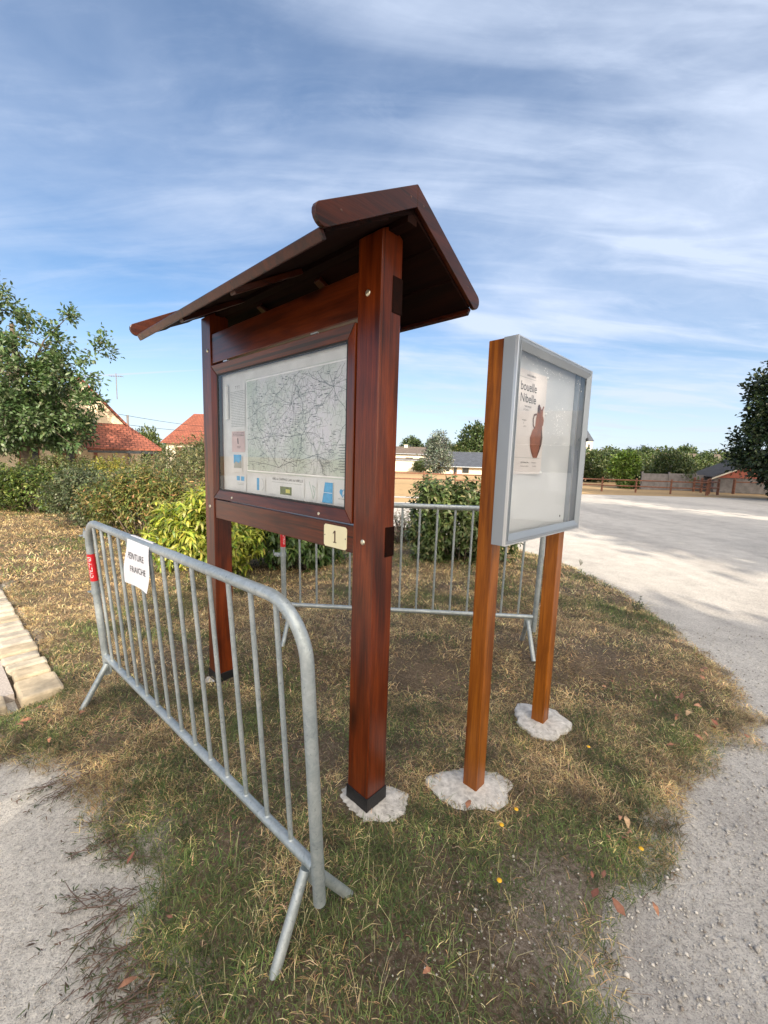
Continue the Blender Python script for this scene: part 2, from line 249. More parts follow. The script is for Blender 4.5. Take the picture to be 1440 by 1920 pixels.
# ------------------------------------------------------------------ object helpers
def tag(o, label=None, cat=None, group=None, kind=None):
    if label: o['label'] = label
    if cat: o['category'] = cat
    if group: o['group'] = group
    if kind: o['kind'] = kind
    return o
def empty(name, loc=(0, 0, 0), rz=0.0, label=None, cat=None, group=None):
    o = bpy.data.objects.new(name, None); C.objects.link(o); o.location = loc; o.rotation_euler = (0, 0, rz); o.empty_display_size = 0.1
    return tag(o, label, cat, group)
class MB:
    def __init__(s): s.v = []; s.f = []; s.uv = {}
    def add(s, vs, fs):
        n = len(s.v); s.v += [tuple(v) for v in vs]; s.f += [tuple(i+n for i in f) for f in fs]
    def box(s, x0, x1, y0, y1, z0, z1):
        s.add([(x0, y0, z0), (x1, y0, z0), (x1, y1, z0), (x0, y1, z0), (x0, y0, z1), (x1, y0, z1), (x1, y1, z1), (x0, y1, z1)],
              [(0, 3, 2, 1), (4, 5, 6, 7), (0, 1, 5, 4), (1, 2, 6, 5), (2, 3, 7, 6), (3, 0, 4, 7)]); return s
    def prism(s, pts, d):       # pts: planar polygon, extruded by vector d
        n = len(pts); d = Vector(d); a = [Vector(p) for p in pts]
        s.add(a+[p+d for p in a], [tuple(range(n))[::-1], tuple(range(n, 2*n))]+[(i, (i+1) % n, (i+1) % n+n, i+n) for i in range(n)]); return s
    def poly(s, pts): s.add(pts, [tuple(range(len(pts)))]); return s
    def tube(s, path, r, seg=12, caps=True):
        path = [Vector(p) for p in path]; rs = r if isinstance(r, (list, tuple)) else [r]*len(path)
        t0 = (path[1]-path[0]).normalized(); ref = Vector((0, 0, 1)) if abs(t0.z) < 0.9 else Vector((1, 0, 0)); nrm = t0.cross(ref).normalized()
        vs = []; fs = []
        for i, p in enumerate(path):
            t = (path[min(i+1, len(path)-1)]-path[max(i-1, 0)]).normalized(); nrm = (nrm-t*nrm.dot(t)).normalized(); b = t.cross(nrm)
            for k in range(seg):
                an = 2*PI*k/seg; vs.append(p+(nrm*math.cos(an)+b*math.sin(an))*rs[i])
        for i in range(len(path)-1):
            for k in range(seg):
                k2 = (k+1) % seg; fs.append((i*seg+k, i*seg+k2, (i+1)*seg+k2, (i+1)*seg+k))
        if caps: fs += [tuple(range(seg))[::-1], tuple(range((len(path)-1)*seg, len(path)*seg))]
        s.add(vs, fs); return s
    def dome(s, c, r, nrm, h=0.4, seg=12, rings=4):
        nrm = Vector(nrm).normalized(); ref = Vector((0, 0, 1)) if abs(nrm.z) < 0.9 else Vector((1, 0, 0)); u = nrm.cross(ref).normalized(); w = nrm.cross(u); c = Vector(c); vs = []; fs = []
        for i in range(rings):
            a = i/rings*PI/2
            for k in range(seg):
                t = 2*PI*k/seg; vs.append(c+(u*math.cos(t)+w*math.sin(t))*r*math.cos(a)+nrm*r*h*math.sin(a))
        vs.append(c+nrm*r*h)
        for i in range(rings-1):
            for k in range(seg): k2 = (k+1) % seg; fs.append((i*seg+k, i*seg+k2, (i+1)*seg+k2, (i+1)*seg+k))
        for k in range(seg): fs.append(((rings-1)*seg+k, (rings-1)*seg+(k+1) % seg, len(vs)-1))
        s.add(vs, fs); return s
    def shear(s, k, zmax=None):
        s.v = [(x, y+k*z, z) for x, y, z in s.v]; return s
    def build(s, name, mat, parent=None, smooth=False, bevel=0, loc=None, uv=None):
        me = bpy.data.meshes.new(name); me.from_pydata(s.v, [], s.f); me.update()
        bm = bmesh.new(); bm.from_mesh(me); bmesh.ops.recalc_face_normals(bm, faces=bm.faces) if len(s.f) > 1 else None; bm.to_mesh(me); bm.free()
        if uv:
            l = me.uv_layers.new(name='UVMap')
            for p in me.polygons:
                n = p.normal; h = Vector((-n.y, n.x, 0))
                h = h.normalized() if h.length > 1e-4 else Vector((1, 0, 0)); w = n.cross(h)
                for li in p.loop_indices:
                    co = me.vertices[me.loops[li].vertex_index].co; l.data[li].uv = (co.dot(h), co.dot(w))
        o = bpy.data.objects.new(name, me); C.objects.link(o); me.materials.append(mat)
        if smooth:
            for p in me.polygons: p.use_smooth = True
            try: me.set_sharp_from_angle(angle=math.radians(40))
            except Exception: pass
        if bevel:
            b = o.modifiers.new('bevel', 'BEVEL'); b.width = bevel; b.segments = 2; b.limit_method = 'ANGLE'; b.angle_limit = math.radians(40)
        if parent: o.parent = parent
        if loc: o.location = loc
        return o
def box(name, mat, parent, *a, bevel=0.0, uv=None): return MB().box(*a).build(name, mat, parent, bevel=bevel, uv=uv)
def text2d(body, size=1.0, align='CENTER', space=1.0, bold=0.0):
    cu = bpy.data.curves.new('txt', 'FONT'); cu.body = body; cu.size = size; cu.align_x = align; cu.align_y = 'CENTER'; cu.resolution_u = 3; cu.space_character = space; cu.offset = bold
    o = bpy.data.objects.new('txt', cu); C.objects.link(o); bpy.context.view_layer.update()
    me = bpy.data.meshes.new_from_object(o.evaluated_get(bpy.context.evaluated_depsgraph_get()))
    vs = [(v.co.x, v.co.y) for v in me.vertices]; fs = [tuple(p.vertices) for p in me.polygons]
    bpy.data.objects.remove(o); bpy.data.curves.remove(cu); bpy.data.meshes.remove(me); return vs, fs
def text_on(name, mat, parent, items, fn):      # items: (body, size, u, v[, align, sx, bold]); fn maps (u, v) on the surface to xyz
    mb = MB()
    for it in items:
        body, size, u, v = it[:4]; align = it[4] if len(it) > 4 else 'CENTER'; sx = it[5] if len(it) > 5 else 1.0; bold = it[6] if len(it) > 6 else 0.0
        vs, fs = text2d(body, size, align, bold=bold); mb.add([fn(u+a*sx, v+b) for a, b in vs], fs)
    me = bpy.data.meshes.new(name); me.from_pydata(mb.v, [], mb.f); me.update(); me.materials.append(mat)
    o = bpy.data.objects.new(name, me); C.objects.link(o); o.parent = parent; return o
def copy_tree(o, parent=None, first=True):
    c = o.copy(); C.objects.link(c)
    if parent is not None: c.parent = parent
    for ch in list(o.children): copy_tree(ch, c)
    return c
# a mesh of many small leaf-like faces, from numpy arrays
def np_mesh(name, verts, faces_n, loops, mat, col=None, parent=None, smooth=False):
    me = bpy.data.meshes.new(name); nv = len(verts); me.vertices.add(nv); me.vertices.foreach_set('co', verts.astype(np.float32).ravel())
    me.loops.add(len(loops)); me.loops.foreach_set('vertex_index', loops.astype(np.int32))
    starts = np.concatenate([[0], np.cumsum(faces_n)[:-1]]).astype(np.int32); me.polygons.add(len(faces_n)); me.polygons.foreach_set('loop_start', starts)
    me.polygons.foreach_set('loop_total', faces_n.astype(np.int32))
    if col is not None:
        a = me.color_attributes.new('Col', 'FLOAT_COLOR', 'POINT'); a.data.foreach_set('color', np.concatenate([col, np.ones((nv, 1))], 1).astype(np.float32).ravel())
    me.update(); me.validate(); me.materials.append(mat)
    if smooth: me.polygons.foreach_set('use_smooth', np.ones(len(faces_n), bool))
    o = bpy.data.objects.new(name, me); C.objects.link(o)
    if parent: o.parent = parent
    return o
def unit(a): return a/np.maximum(np.linalg.norm(a, axis=1, keepdims=True), 1e-9)
def leaf_arrays(p, d, n, L, W, arch=0.25, fold=0.18):
    # p base points, d growth direction, n leaf normal (all Nx3), L, W arrays
    d = unit(d); s = unit(np.cross(d, n)); n = np.cross(s, d); L = L[:, None]; W = W[:, None]
    v = np.empty((len(p), 6, 3))
    v[:, 0] = p; v[:, 1] = p+d*L*.38+s*W*.5+n*(fold*W-arch*L*.14); v[:, 2] = p+d*L*.38-s*W*.5+n*(fold*W-arch*L*.14)
    v[:, 3] = p+d*L*.74+s*W*.34-n*(arch*L*.55-fold*W*.6); v[:, 4] = p+d*L*.74-s*W*.34-n*(arch*L*.55-fold*W*.6); v[:, 5] = p+d*L-n*arch*L
    return v
LF_N = np.array([3, 4, 3]); LF_L = np.array([0, 1, 2, 1, 3, 4, 2, 3, 5, 4])
def leaves_obj(name, p, d, n, L, W, col, mat, parent=None, arch=0.25, fold=0.18):
    v = leaf_arrays(p, d, n, L, W, arch, fold); k = len(p)
    loops = (LF_L[None]+np.arange(k)[:, None]*6).ravel(); fn = np.tile(LF_N, k)
    return np_mesh(name, v.reshape(-1, 3), fn, loops, mat, np.repeat(col, 6, 0), parent)
def pick_cols(k, cols, weights, jit=0.22):
    cols = np.array(cols); w = np.array(weights)/np.sum(weights); c = cols[rng.choice(len(cols), k, p=w)]
    return np.clip(c*(1+rng.normal(0, jit, (k, 1)))*(1+rng.normal(0, 0.07, (k, 3))), 0.004, 0.9)
def rand_dir(k): return unit(rng.normal(size=(k, 3)))

# ------------------------------------------------------------------ ground layout
LAWN = np.array([(2.3, 7.2), (2.74, 5.88), (2.83, 5.22), (2.84, 4.68), (2.72, 3.93), (2.68, 3.55), (2.62, 3.19), (2.53, 2.88), (2.36, 2.53), (2.25, 2.3), (2.09, 2.15), (1.83, 2.05), (1.54, 1.88),
        (1.39, 1.74), (1.16, 1.51), (0.90, 1.31), (0.75, 1.14), (0.62, 0.94), (0.55, 0.6), (0.4, 0.3), (-0.2, 0.3), (-0.45, 0.8), (-0.52, 0.93), (-0.64, 1.01), (-0.75, 1.16), (-0.76, 1.27), (-0.84, 1.36),
        (-1.10, 1.54), (-1.46, 1.74), (-1.9, 1.87), (-2.13, 1.98), (-1.93, 2.26), (-3.06, 3.36), (-4.33, 4.45), (-9, 8.5), (-16, 14.5), (-10, 16), (-3, 13), (0.2, 9.2)])
def sdist(P, poly):     # signed distance, inside positive
    x, y = P[:, 0], P[:, 1]; ins = np.zeros(len(P), bool); dm = np.full(len(P), 1e9)
    for i in range(len(poly)):
        x1, y1 = poly[i]; x2, y2 = poly[(i+1) % len(poly)]
        c = ((y1 > y) != (y2 > y)) & (x < (x2-x1)*(y-y1)/((y2-y1) if abs(y2-y1) > 1e-9 else 1e-9)+x1); ins ^= c
        t = np.clip(((x-x1)*(x2-x1)+(y-y1)*(y2-y1))/((x2-x1)**2+(y2-y1)**2), 0, 1); dm = np.minimum(dm, np.hypot(x-x1-t*(x2-x1), y-y1-t*(y2-y1)))
    return np.where(ins, dm, -dm)
_w = [(rng.uniform(-1, 1, 2), rng.uniform(0, 6.28)) for _ in range(24)]
def vnoise(P, f):       # smooth noise about -1..1
    r = np.zeros(len(P))
    for i, (k, ph) in enumerate(_w):
        kk = k/np.hypot(*k)*f*(0.6+0.9*(i % 8)/8); r += np.sin(P[:, 0]*kk[0]*2*PI+P[:, 1]*kk[1]*2*PI+ph+1.3*np.sin(P[:, 1]*f*2+i))
    return r/4.9
def sstep(a, b, x): t = np.clip((x-a)/(b-a), 0, 1); return t*t*(3-2*t)
NB0 = np.array((-0.147, 1.048)); NBD = np.array((math.cos(2.4416), math.sin(2.4416)))
def gz(P):              # height of the grass island above the lot
    P = np.atleast_2d(P).astype(float); x, y = P[:, 0], P[:, 1]
    g = 0.10*sstep(2.35, 2.95, y)*sstep(-1.0, -0.55, x)*sstep(2.7, 1.7, x)*sstep(7.5, 5.5, y)
    t = np.clip((P-NB0)@NBD, 0, 1.9); q = P-NB0-t[:, None]*NBD; g += 0.045*np.exp(-((q**2).sum(1))/(2*0.16**2))
    return g + 0.012*vnoise(P, 0.5) + 0.006*vnoise(P, 1.7)
def ground_z(x, y): return float(gz([[x, y]])[0])+.03
g = MB(); g.poly([(-900, -900, -0.012), (900, -900, -0.012), (900, 900, -0.012), (-900, 900, -0.012)]); tag(g.build('ground', MAT['field']), kind='structure')
g = MB(); g.poly([(-14, -40, -0.004), (75, -40, -0.004), (75, 23.2, -0.004), (30, 23.2, -0.004), (20, 22.9, -0.004), (12, 22.3, -0.004), (4, 21.0, -0.004), (3.2, 15.0, -0.004), (-1.5, 14.8, -0.004), (-9, 16.5, -0.004), (-30, 18, -0.004), (-30, -10, -0.004)])
tag(g.build('parking_lot', MAT['gravel']), kind='structure')
g = MB(); g.poly([(-12, 17.6, 0.0), (-12, 17.0, 0.0), (3.6, 16.6, 0.0), (4, 17.3, 0.0)]); tag(g.build('path', MAT['gravel']), kind='structure')
# the grass island and lawn as one undulating sheet that dips under the gravel at its edge
step = 0.055; xs = np.arange(-16.2, 3.2, step*2); xs = np.concatenate([np.arange(-16.2, -5, 0.16), np.arange(-5, 3.25, step)]); ys = np.concatenate([np.arange(0.1, 6.5, step), np.arange(6.5, 16.4, 0.16)])
XX, YY = np.meshgrid(xs, ys); PP = np.stack([XX.ravel(), YY.ravel()], 1)
dd = sdist(PP, LAWN)+0.035*vnoise(PP, 2.5)+0.02*vnoise(PP[:, ::-1], 6)
zz = np.where(dd > -0.12, -0.05+(gz(PP)+0.085)*sstep(-0.10, 0.10, dd), -0.06)
nx = len(xs); ny = len(ys); ii = (np.arange(ny-1)[:, None]*nx+np.arange(nx-1)[None]).ravel()
quads = np.stack([ii, ii+1, ii+nx+1, ii+nx], 1); keep = (dd[quads] > -0.14).any(1); quads = quads[keep]
lc = np.maximum(sstep(0.09, -0.04, dd+0.04*vnoise(PP, 4)), 0.4*np.exp(-(((PP[:, 0]-0.62)/0.22)**2+((PP[:, 1]-1.16)/0.22)**2)))
lawn = np_mesh('lawn', np.column_stack([PP, zz]), np.full(len(quads), 4), quads.ravel(), MAT['soil'], np.repeat(lc[:, None], 3, 1), smooth=True); tag(lawn, kind='structure')
# paved path with stone border (left edge of the view)
CR = np.array((-1.92, 2.33)); D1 = np.array((-0.757, 0.653)); D2 = np.array((-0.653, -0.757))
def kb(s, t, z): q = CR+D1*s+D2*t; return (q[0], q[1], z)
g = MB(); g.prism([kb(0.16, 0.21, -0.05), kb(12, 0.21, -0.05), kb(12, 2.4, -0.05), kb(0.16, 2.4, -0.05)], (0, 0, 0.095)); tag(MB().prism([kb(0.0, 0.0, -0.04), kb(9, 0.0, -0.04), kb(9, 0.21, -0.04), kb(0.0, 0.21, -0.04)], (0, 0, 0.046)).build('kerb_bed', MAT['soil']), kind='structure'); tag(g.build('pavement', MAT['slab']), kind='structure')
kerb = empty('stone_border', (CR[0], CR[1], 0), math.atan2(D1[1], D1[0]), 'cream limestone border edging the pale paved path at the left', 'kerb')
s = 0.0; k = 0
while s < 9.0:
    w = random.uniform(0.13, 0.19) if k else 0.30
    d = random.uniform(0.18, 0.235); b = MB(); e = 0.016
    b.box(s+e+0.0, s+w-e, random.uniform(-0.01, 0.012), d, -0.05, 0.062+random.uniform(-0.006, 0.006)); b.build('stone', MAT[random.choice(['kerbstone', 'kerbstone_pale', 'kerbstone_grey'])], kerb, bevel=0.016); s += w; k += 1
t_ = 0.25
while t_ < 2.2:
    w = random.uniform(0.3, 0.42); MB().box(-0.02+random.uniform(0, .02), 0.155, t_+0.008, t_+w-0.008, -0.05, 0.063).build('stone', MAT['kerbstone'], kerb, bevel=0.014); t_ += w

# ------------------------------------------------------------------ grass
PADS = [(-0.03, 1.60, 0.215), (0.42, 1.675, 0.225), (0.955, 2.19, 0.205), (-1.02, 2.52, 0.15)]
def grass_patch(x0, x1, y0, y1, dens, L0, W0, seg):
    k = int((x1-x0)*(y1-y0)*dens); P = np.column_stack([rng.uniform(x0, x1, k), rng.uniform(y0, y1, k)])
    d = sdist(P, LAWN)+0.03*vnoise(P, 2.5)
    vis = (np.abs(P[:, 0]) < 0.99*P[:, 1]+0.55)                                     # what the wide view and a step aside can see
    keep = (d > rng.exponential(0.06, k)-0.09) & vis
    for (a, b, r) in PADS: keep &= np.hypot(P[:, 0]-a, (P[:, 1]-b)/.74) > r*rng.uniform(0.50, 0.95, k)
    bare = np.zeros(k)
    for (a, b, rx, ry) in [(0.42, 1.05, .30, .20), (0.66, 1.25, .22, .2), (1.62, 2.85, .3, .35), (0.1, 1.0, .16, .1), (-0.52, 1.35, .12, .1), (0.3, 2.6, .4, .3), (-0.3, 1.9, .3, .2)]: bare = np.maximum(bare, np.exp(-(((P[:, 0]-a)/rx)**2+((P[:, 1]-b)/ry)**2)))
    bare = np.maximum(bare*0.93, 0.55*sstep(0.25, 1.0, vnoise(P[:, ::-1], 1.3))); keep &= rng.random(k) > bare
    P = P[keep]; k = len(P)
    return P, L0, W0
G = [grass_patch(-2.3, 2.5, 0.3, 2.4, 36000, 0.030, 0.0022, 1), grass_patch(-4.0, 2.9, 2.4, 4.2, 16000, 0.034, 0.0034, 1), grass_patch(-4.0, 2.9, 4.2, 8.2, 5000, 0.05, 0.0055, 1), grass_patch(-12, -4.0, 3.8, 12, 2400, 0.055, 0.008, 1)]
Vs = []; Cs = []
for P, L0, W0 in G:
    k = len(P); n1 = vnoise(P, 0.55); n2 = vnoise(P+7.3, 1.9)
    gr = 0.42+0.34*n1+0.30*n2
    gr += 0.34*np.exp(-(((P[:, 0]-0.2)/0.8)**2+((P[:, 1]-1.25)/0.35)**2))+0.35*np.exp(-(((P[:, 0]-1.2)/0.5)**2+((P[:, 1]-1.95)/0.35)**2))+0.3*np.exp(-(((P[:, 0]+0.9)/0.5)**2+((P[:, 1]-1.6)/0.3)**2))
    gr += 0.3*np.exp(-(((P[:, 0]-2.3)/0.35)**2+((P[:, 1]-3.6)/0.5)**2)) - 0.30*sstep(2.0, 3.2, P[:, 1]) - 0.25*sstep(-2.4, -4.5, P[:, 0])
    green = rng.random(k) < np.clip(gr, 0.03, 0.9)
    cg = pick_cols(k, [(0.072, 0.115, 0.03), (0.12, 0.165, 0.045), (0.19, 0.21, 0.075)], [4, 4, 2]); cd = pick_cols(k, [(0.52, 0.39, 0.19), (0.38, 0.26, 0.125), (0.68, 0.54, 0.30), (0.20, 0.13, 0.07)], [4, 3, 3, 2])
    c = np.where(green[:, None], cg, cd)*(1+0.30*vnoise(P+3.1, 3.2)[:, None]+0.25*vnoise(P+1.1, 7.0)[:, None]).clip(.4, 1.7)
    az = rng.uniform(0, 2*PI, k); lie = np.where(green, rng.uniform(0.25, 1.2, k), rng.uniform(0.08, 0.75, k)); hd = np.stack([np.cos(az), np.sin(az)], 1)
    long = rng.random(k) < 0.012
    L = L0*rng.lognormal(0, 0.35, k)*np.where(green, 1.0, 1.15)*np.where(long, 2.4, 1); W = W0*rng.uniform(0.7, 1.3, k)*np.where(long, 0.6, 1)
    d = np.concatenate([hd*np.cos(lie)[:, None], np.sin(lie)[:, None]], 1); s_ = np.stack([-np.sin(az), np.cos(az), np.zeros(k)], 1)
    base = np.column_stack([P, gz(P)+0.030])
    ed = sdist(P, LAWN); base[:, 2] = np.where(ed < 0.08, np.maximum(0.0, base[:, 2]*sstep(-0.08, 0.08, ed)), base[:, 2])
    mid = base+d*L[:, None]*0.55; tipd = d.copy(); tipd[:, 2] -= rng.uniform(0.2, 1.0, k); tip = mid+unit(tipd)*L[:, None]*0.5; tip[:, 2] = np.maximum(tip[:, 2], base[:, 2]+0.002)
    v = np.stack([base-s_*W[:, None]*.5, base+s_*W[:, None]*.5, mid+s_*W[:, None]*.42, mid-s_*W[:, None]*.42, tip], 1)
    Vs.append(v); Cs.append(c)
V = np.concatenate(Vs); Cc = np.concatenate(Cs); k = len(V)
loops = (np.array([0, 1, 2, 3, 3, 2, 4])[None]+np.arange(k)[:, None]*5).ravel()
grass = np_mesh('grass', V.reshape(-1, 3), np.tile([4, 3], k), loops, MAT['grassblade'], np.repeat(Cc, 5, 0)); tag(grass, 'parched straw and green grass covering the island and lawn', 'grass', kind='stuff')
print('blades', k)

# low broad leaves (clover, plantain) between the blades
k = 26000; P = np.column_stack([rng.uniform(-1.9, 1.9, k), rng.uniform(.75, 2.6, k)]); m = (vnoise(P, 0.9)+.7*vnoise(P+4, 2.6) > rng.uniform(-.1, .9, k)) & (sdist(P, LAWN) > .06) & (np.abs(P[:, 0]) < P[:, 1]+.5)
for (a, b_, r) in PADS: m &= np.hypot(P[:, 0]-a, P[:, 1]-b_) > r
P = P[m]; k = len(P); az = rng.uniform(0, 6.28, k)
lw = leaves_obj('ground_weeds', np.column_stack([P, gz(P)+.034]), np.column_stack([np.cos(az), np.sin(az), rng.uniform(.05, .6, k)]), np.tile([0, 0, 1.], (k, 1))+rng.normal(0, .25, (k, 3)), rng.uniform(.008, .02, k), rng.uniform(.005, .010, k), pick_cols(k, [(.06, .11, .03), (.10, .15, .045), (.16, .17, .07)], [4, 3, 1]), MAT['leaf']); tag(lw, 'low broad leaved weeds mixed into the foreground grass', 'weeds', kind='stuff')
# tall thin seed stalks in the foreground
k = 150; P = np.column_stack([rng.uniform(-0.5, 0.6, k), rng.uniform(0.86, 1.3, k)]); P = P[rng.random(k) < 0.6]; k = len(P)
mb = MB()
for x, y in P:
    h = random.uniform(0.06, 0.15); az = random.uniform(0, 6.28); l = random.uniform(0.1, 0.6); z0 = ground_z(x, y)
    dx, dy = math.cos(az)*l*h, math.sin(az)*l*h
    mb.tube([(x, y, z0), (x+dx*.3, y+dy*.3, z0+h*.5), (x+dx, y+dy, z0+h*.93)], [0.0009, 0.0007, 0.0005], 4); mb.tube([(x+dx, y+dy, z0+h*.93), (x+dx*1.15, y+dy*1.15, z0+h)], [0.0016, 0.0006], 5)
tag(mb.build('seed_stalks', flat('straw_stalk', (0.40, 0.36, 0.20), 0.8)), 'thin pale seed stalks standing above the foreground grass', 'stalks', kind='stuff')
# creeping stems running out over the gravel at the left edge
mb = MB(); tufts = []
starts = [(-0.52, 0.97, 24, 3.6), (-0.62, 1.03, 22, 3.75), (-0.80, 1.18, 16, 3.6), (-1.0, 1.42, 10, 3.7), (-1.35, 1.68, 16, 3.9), (-1.75, 1.86, 12, 3.8), (-0.86, 1.3, 10, 3.2)]
for (x, y, n, a0) in starts:
    for i in range(n):
        px_, py_ = x+random.gauss(0, .06), y+random.gauss(0, .05); a = a0+random.gauss(0, .28); L = random.uniform(0.05, 0.26)*(1.3 if random.random() < .2 else 1); m = 6; pts = []
        for j in range(m):
            pts.append((px_, py_, 0.006+0.012*random.random()+0.01*(1-j/m))); px_ += math.cos(a)*L/m; py_ += math.sin(a)*L/m; a += random.gauss(0, .25)
            if j > 0 and random.random() < .8: tufts.append((px_, py_, a))
        mb.tube(pts, [0.0016]*(m-1)+[0.0006], 4)
rn = mb.build('creeping_stems', flat('dark_runner', (0.10, 0.065, 0.05), 0.8)); tag(rn, 'dark creeping stems trailing over the pale gravel edge', 'weeds', kind='stuff')
T = np.array(tufts); rep = 4; T = np.repeat(T, rep, 0); k = len(T); p = np.column_stack([T[:, :2]+rng.normal(0, .006, (k, 2)), np.full(k, .01)]); az = T[:, 2]+rng.normal(0, .9, k)
leaves_obj('runner_leaves', p, np.column_stack([np.cos(az), np.sin(az), rng.uniform(0, .5, k)]), np.tile([0, 0, 1.], (k, 1))+rng.normal(0, .2, (k, 3)), rng.uniform(.012, .03, k), rng.uniform(.002, .005, k), pick_cols(k, [(.075, .10, .035), (.16, .13, .08), (.12, .07, .05)], [4, 3, 2]), MAT['leaf'], rn)
rn.children[0]['kind'] = 'stuff'
# loose stones
def pebbles(k, fx, name, label, s0, s1):
    P = fx(k); k = len(P); base = np.array([(1, 0, 0), (0, 1, 0), (-1, 0, 0), (0, -1, 0), (0, 0, .7), (0, 0, -.7)], float); S = rng.uniform(s0, s1, k)*rng.lognormal(0, .3, k)
    v = base[None]*S[:, None, None]*rng.uniform(.6, 1.4, (k, 6, 1)); an = rng.uniform(0, 6.28, k); c, s = np.cos(an), np.sin(an)
    v = np.stack([v[..., 0]*c[:, None]-v[..., 1]*s[:, None], v[..., 0]*s[:, None]+v[..., 1]*c[:, None], v[..., 2]], -1)
    zb = np.where(sdist(P, LAWN) > 0.06, gz(P)+.035, 0.0); v += np.column_stack([P, zb+S*.25])[:, None]
    fl = np.array([0, 1, 4, 1, 2, 4, 2, 3, 4, 3, 0, 4, 1, 0, 5, 2, 1, 5, 3, 2, 5, 0, 3, 5]); loops = (fl[None]+np.arange(k)[:, None]*6).ravel()
    col = np.array([(.58, .55, .50), (.42, .39, .35), (.68, .64, .58), (.30, .26, .22)])[rng.choice(4, k, p=[.4, .3, .2, .1])]*rng.uniform(.8, 1.15, (k, 1)); o = np_mesh(name, v.reshape(-1, 3), np.full(8*k, 3), loops, MAT['dry'], np.repeat(col, 6, 0)); tag(o, label, 'gravel', kind='stuff')
def f1(k):
    P = np.column_stack([rng.uniform(.5, 3.6, k), rng.uniform(.4, 3.8, k)]); d = sdist(P, LAWN); return P[(d < .03) & (rng.random(k) < 1.0/(1+1.4*np.maximum(0, P[:, 1]-1.5)))]
pebbles(26000, f1, 'loose_gravel', 'loose pale gravel stones on the lot at the lower right', .002, .0055)
def f2(k):
    P = np.column_stack([rng.normal(.5, .22, k), rng.normal(1.1, .16, k)]); return P[sdist(P, LAWN) > -.02]
pebbles(320, f2, 'scattered_stones', 'small pale stones scattered on the bare soil patch', .0012, .0045)
def f3(k):
    P = np.column_stack([rng.uniform(-2.2, -.3, k), rng.uniform(.5, 1.9, k)]); return P[sdist(P, LAWN) < .0]
pebbles(9000, f3, 'fine_gravel', 'fine pale grit on the gravel at the lower left', .0012, .003)
# litter of dry leaves, each a thing
def leaf_litter_mesh(seed, L):
    r = np.random.default_rng(seed); v = leaf_arrays(np.zeros((1, 3)), np.array([[1, 0, 0.]]), np.array([[0, 0.2, 1.]]), np.array([L]), np.array([L*.5]), r.uniform(-.3, .3), r.uniform(.1, .5))[0]
    me = bpy.data.meshes.new('dry_leaf'); me.from_pydata([tuple(x) for x in v], [], [(0, 1, 2), (1, 3, 4, 2), (3, 5, 4)]); me.update(); return me
LM = []
for i, c in enumerate([(.34, .16, .09), (.42, .22, .13), (.25, .11, .07), (.22, .08, .05), (.45, .30, .17)]):
    me = leaf_litter_mesh(i, .055); me.materials.append(flat('dry_leaf_%s' % ['russet', 'tan', 'brown', 'red', 'straw'][i], c, .7, nscale=60, var=.3)); LM.append(me)
spots = [(2.0, 2.28), (1.9, 2.2), (2.12, 2.45), (1.78, 2.13), (2.2, 2.6), (2.3, 2.75), (1.7, 2.2), (2.05, 2.35), (2.45, 3.0), (2.5, 3.3), (1.62, 2.0), (1.9, 2.36), (0.92, 1.45), (0.98, 1.5), (.88, 1.38), (1.03, 1.47), (.78, 1.26), (.74, 1.2), (.82, 1.3), (1.5, 2.45), (0.65, 1.48), (.3, 1.51), (.12, .98), (1.7, 2.6),
         (-1.95, 2.12), (-1.9, 2.0), (-1.75, 2.05), (-2.0, 2.02), (-1.6, 2.0), (-.6, .98), (-.55, 1.05), (-.78, 1.12), (.15, 3.5), (.5, 3.3), (-1.5, 3.2), (2.6, 3.7), (2.66, 4.2), (2.5, 4.6), (2.0, 2.15), (1.85, 2.3)]
for i, (x, y) in enumerate(spots):
    for j in range(2 if i < 20 or 23 < i < 29 else 1):
        xx, yy = x+random.gauss(0, .05), y+random.gauss(0, .05); o = bpy.data.objects.new('dry_leaf', LM[random.randrange(5) if random.random() < .7 else 0]); C.objects.link(o)
        o.location = (xx, yy, max(ground_z(xx, yy), 0)+.03+random.uniform(-.006, .01)); o.rotation_euler = (random.gauss(0, .35), random.gauss(0, .35), random.uniform(0, 6.28)); q = random.uniform(.4, 1.0); o.scale = (q, q, q)
        tag(o, 'dry fallen leaf lying in the grass of the island', 'leaf', 'fallen leaves on the island')
# small yellow flowers
fl = MB(); fl.dome((0, 0, .05), .009, (0, 0, 1), .5, 10, 3); st = MB().tube([(0, 0, 0), (.002, 0, .03), (0, 0, .05)], .0009, 5)
f_root = None
for i, (x, y) in enumerate([(1.08, 1.92), (.585, 1.525), (.50, 1.44), (.43, 1.22), (1.0, 1.36)]):
    if f_root is None:
        f_root = empty('yellow_flower', (x, y, ground_z(x, y))); fl.build('flower_head', flat('yellow_petals', (.75, .42, .02), .6), f_root, True); st.build('stem', flat('flower_stem', (.08, .12, .03), .7), f_root); o = f_root
    else: o = copy_tree(f_root); o.location = (x, y, ground_z(x, y))
    tag(o, 'tiny yellow flower on a thin stem in the grass', 'flower', 'yellow flowers in the island grass')
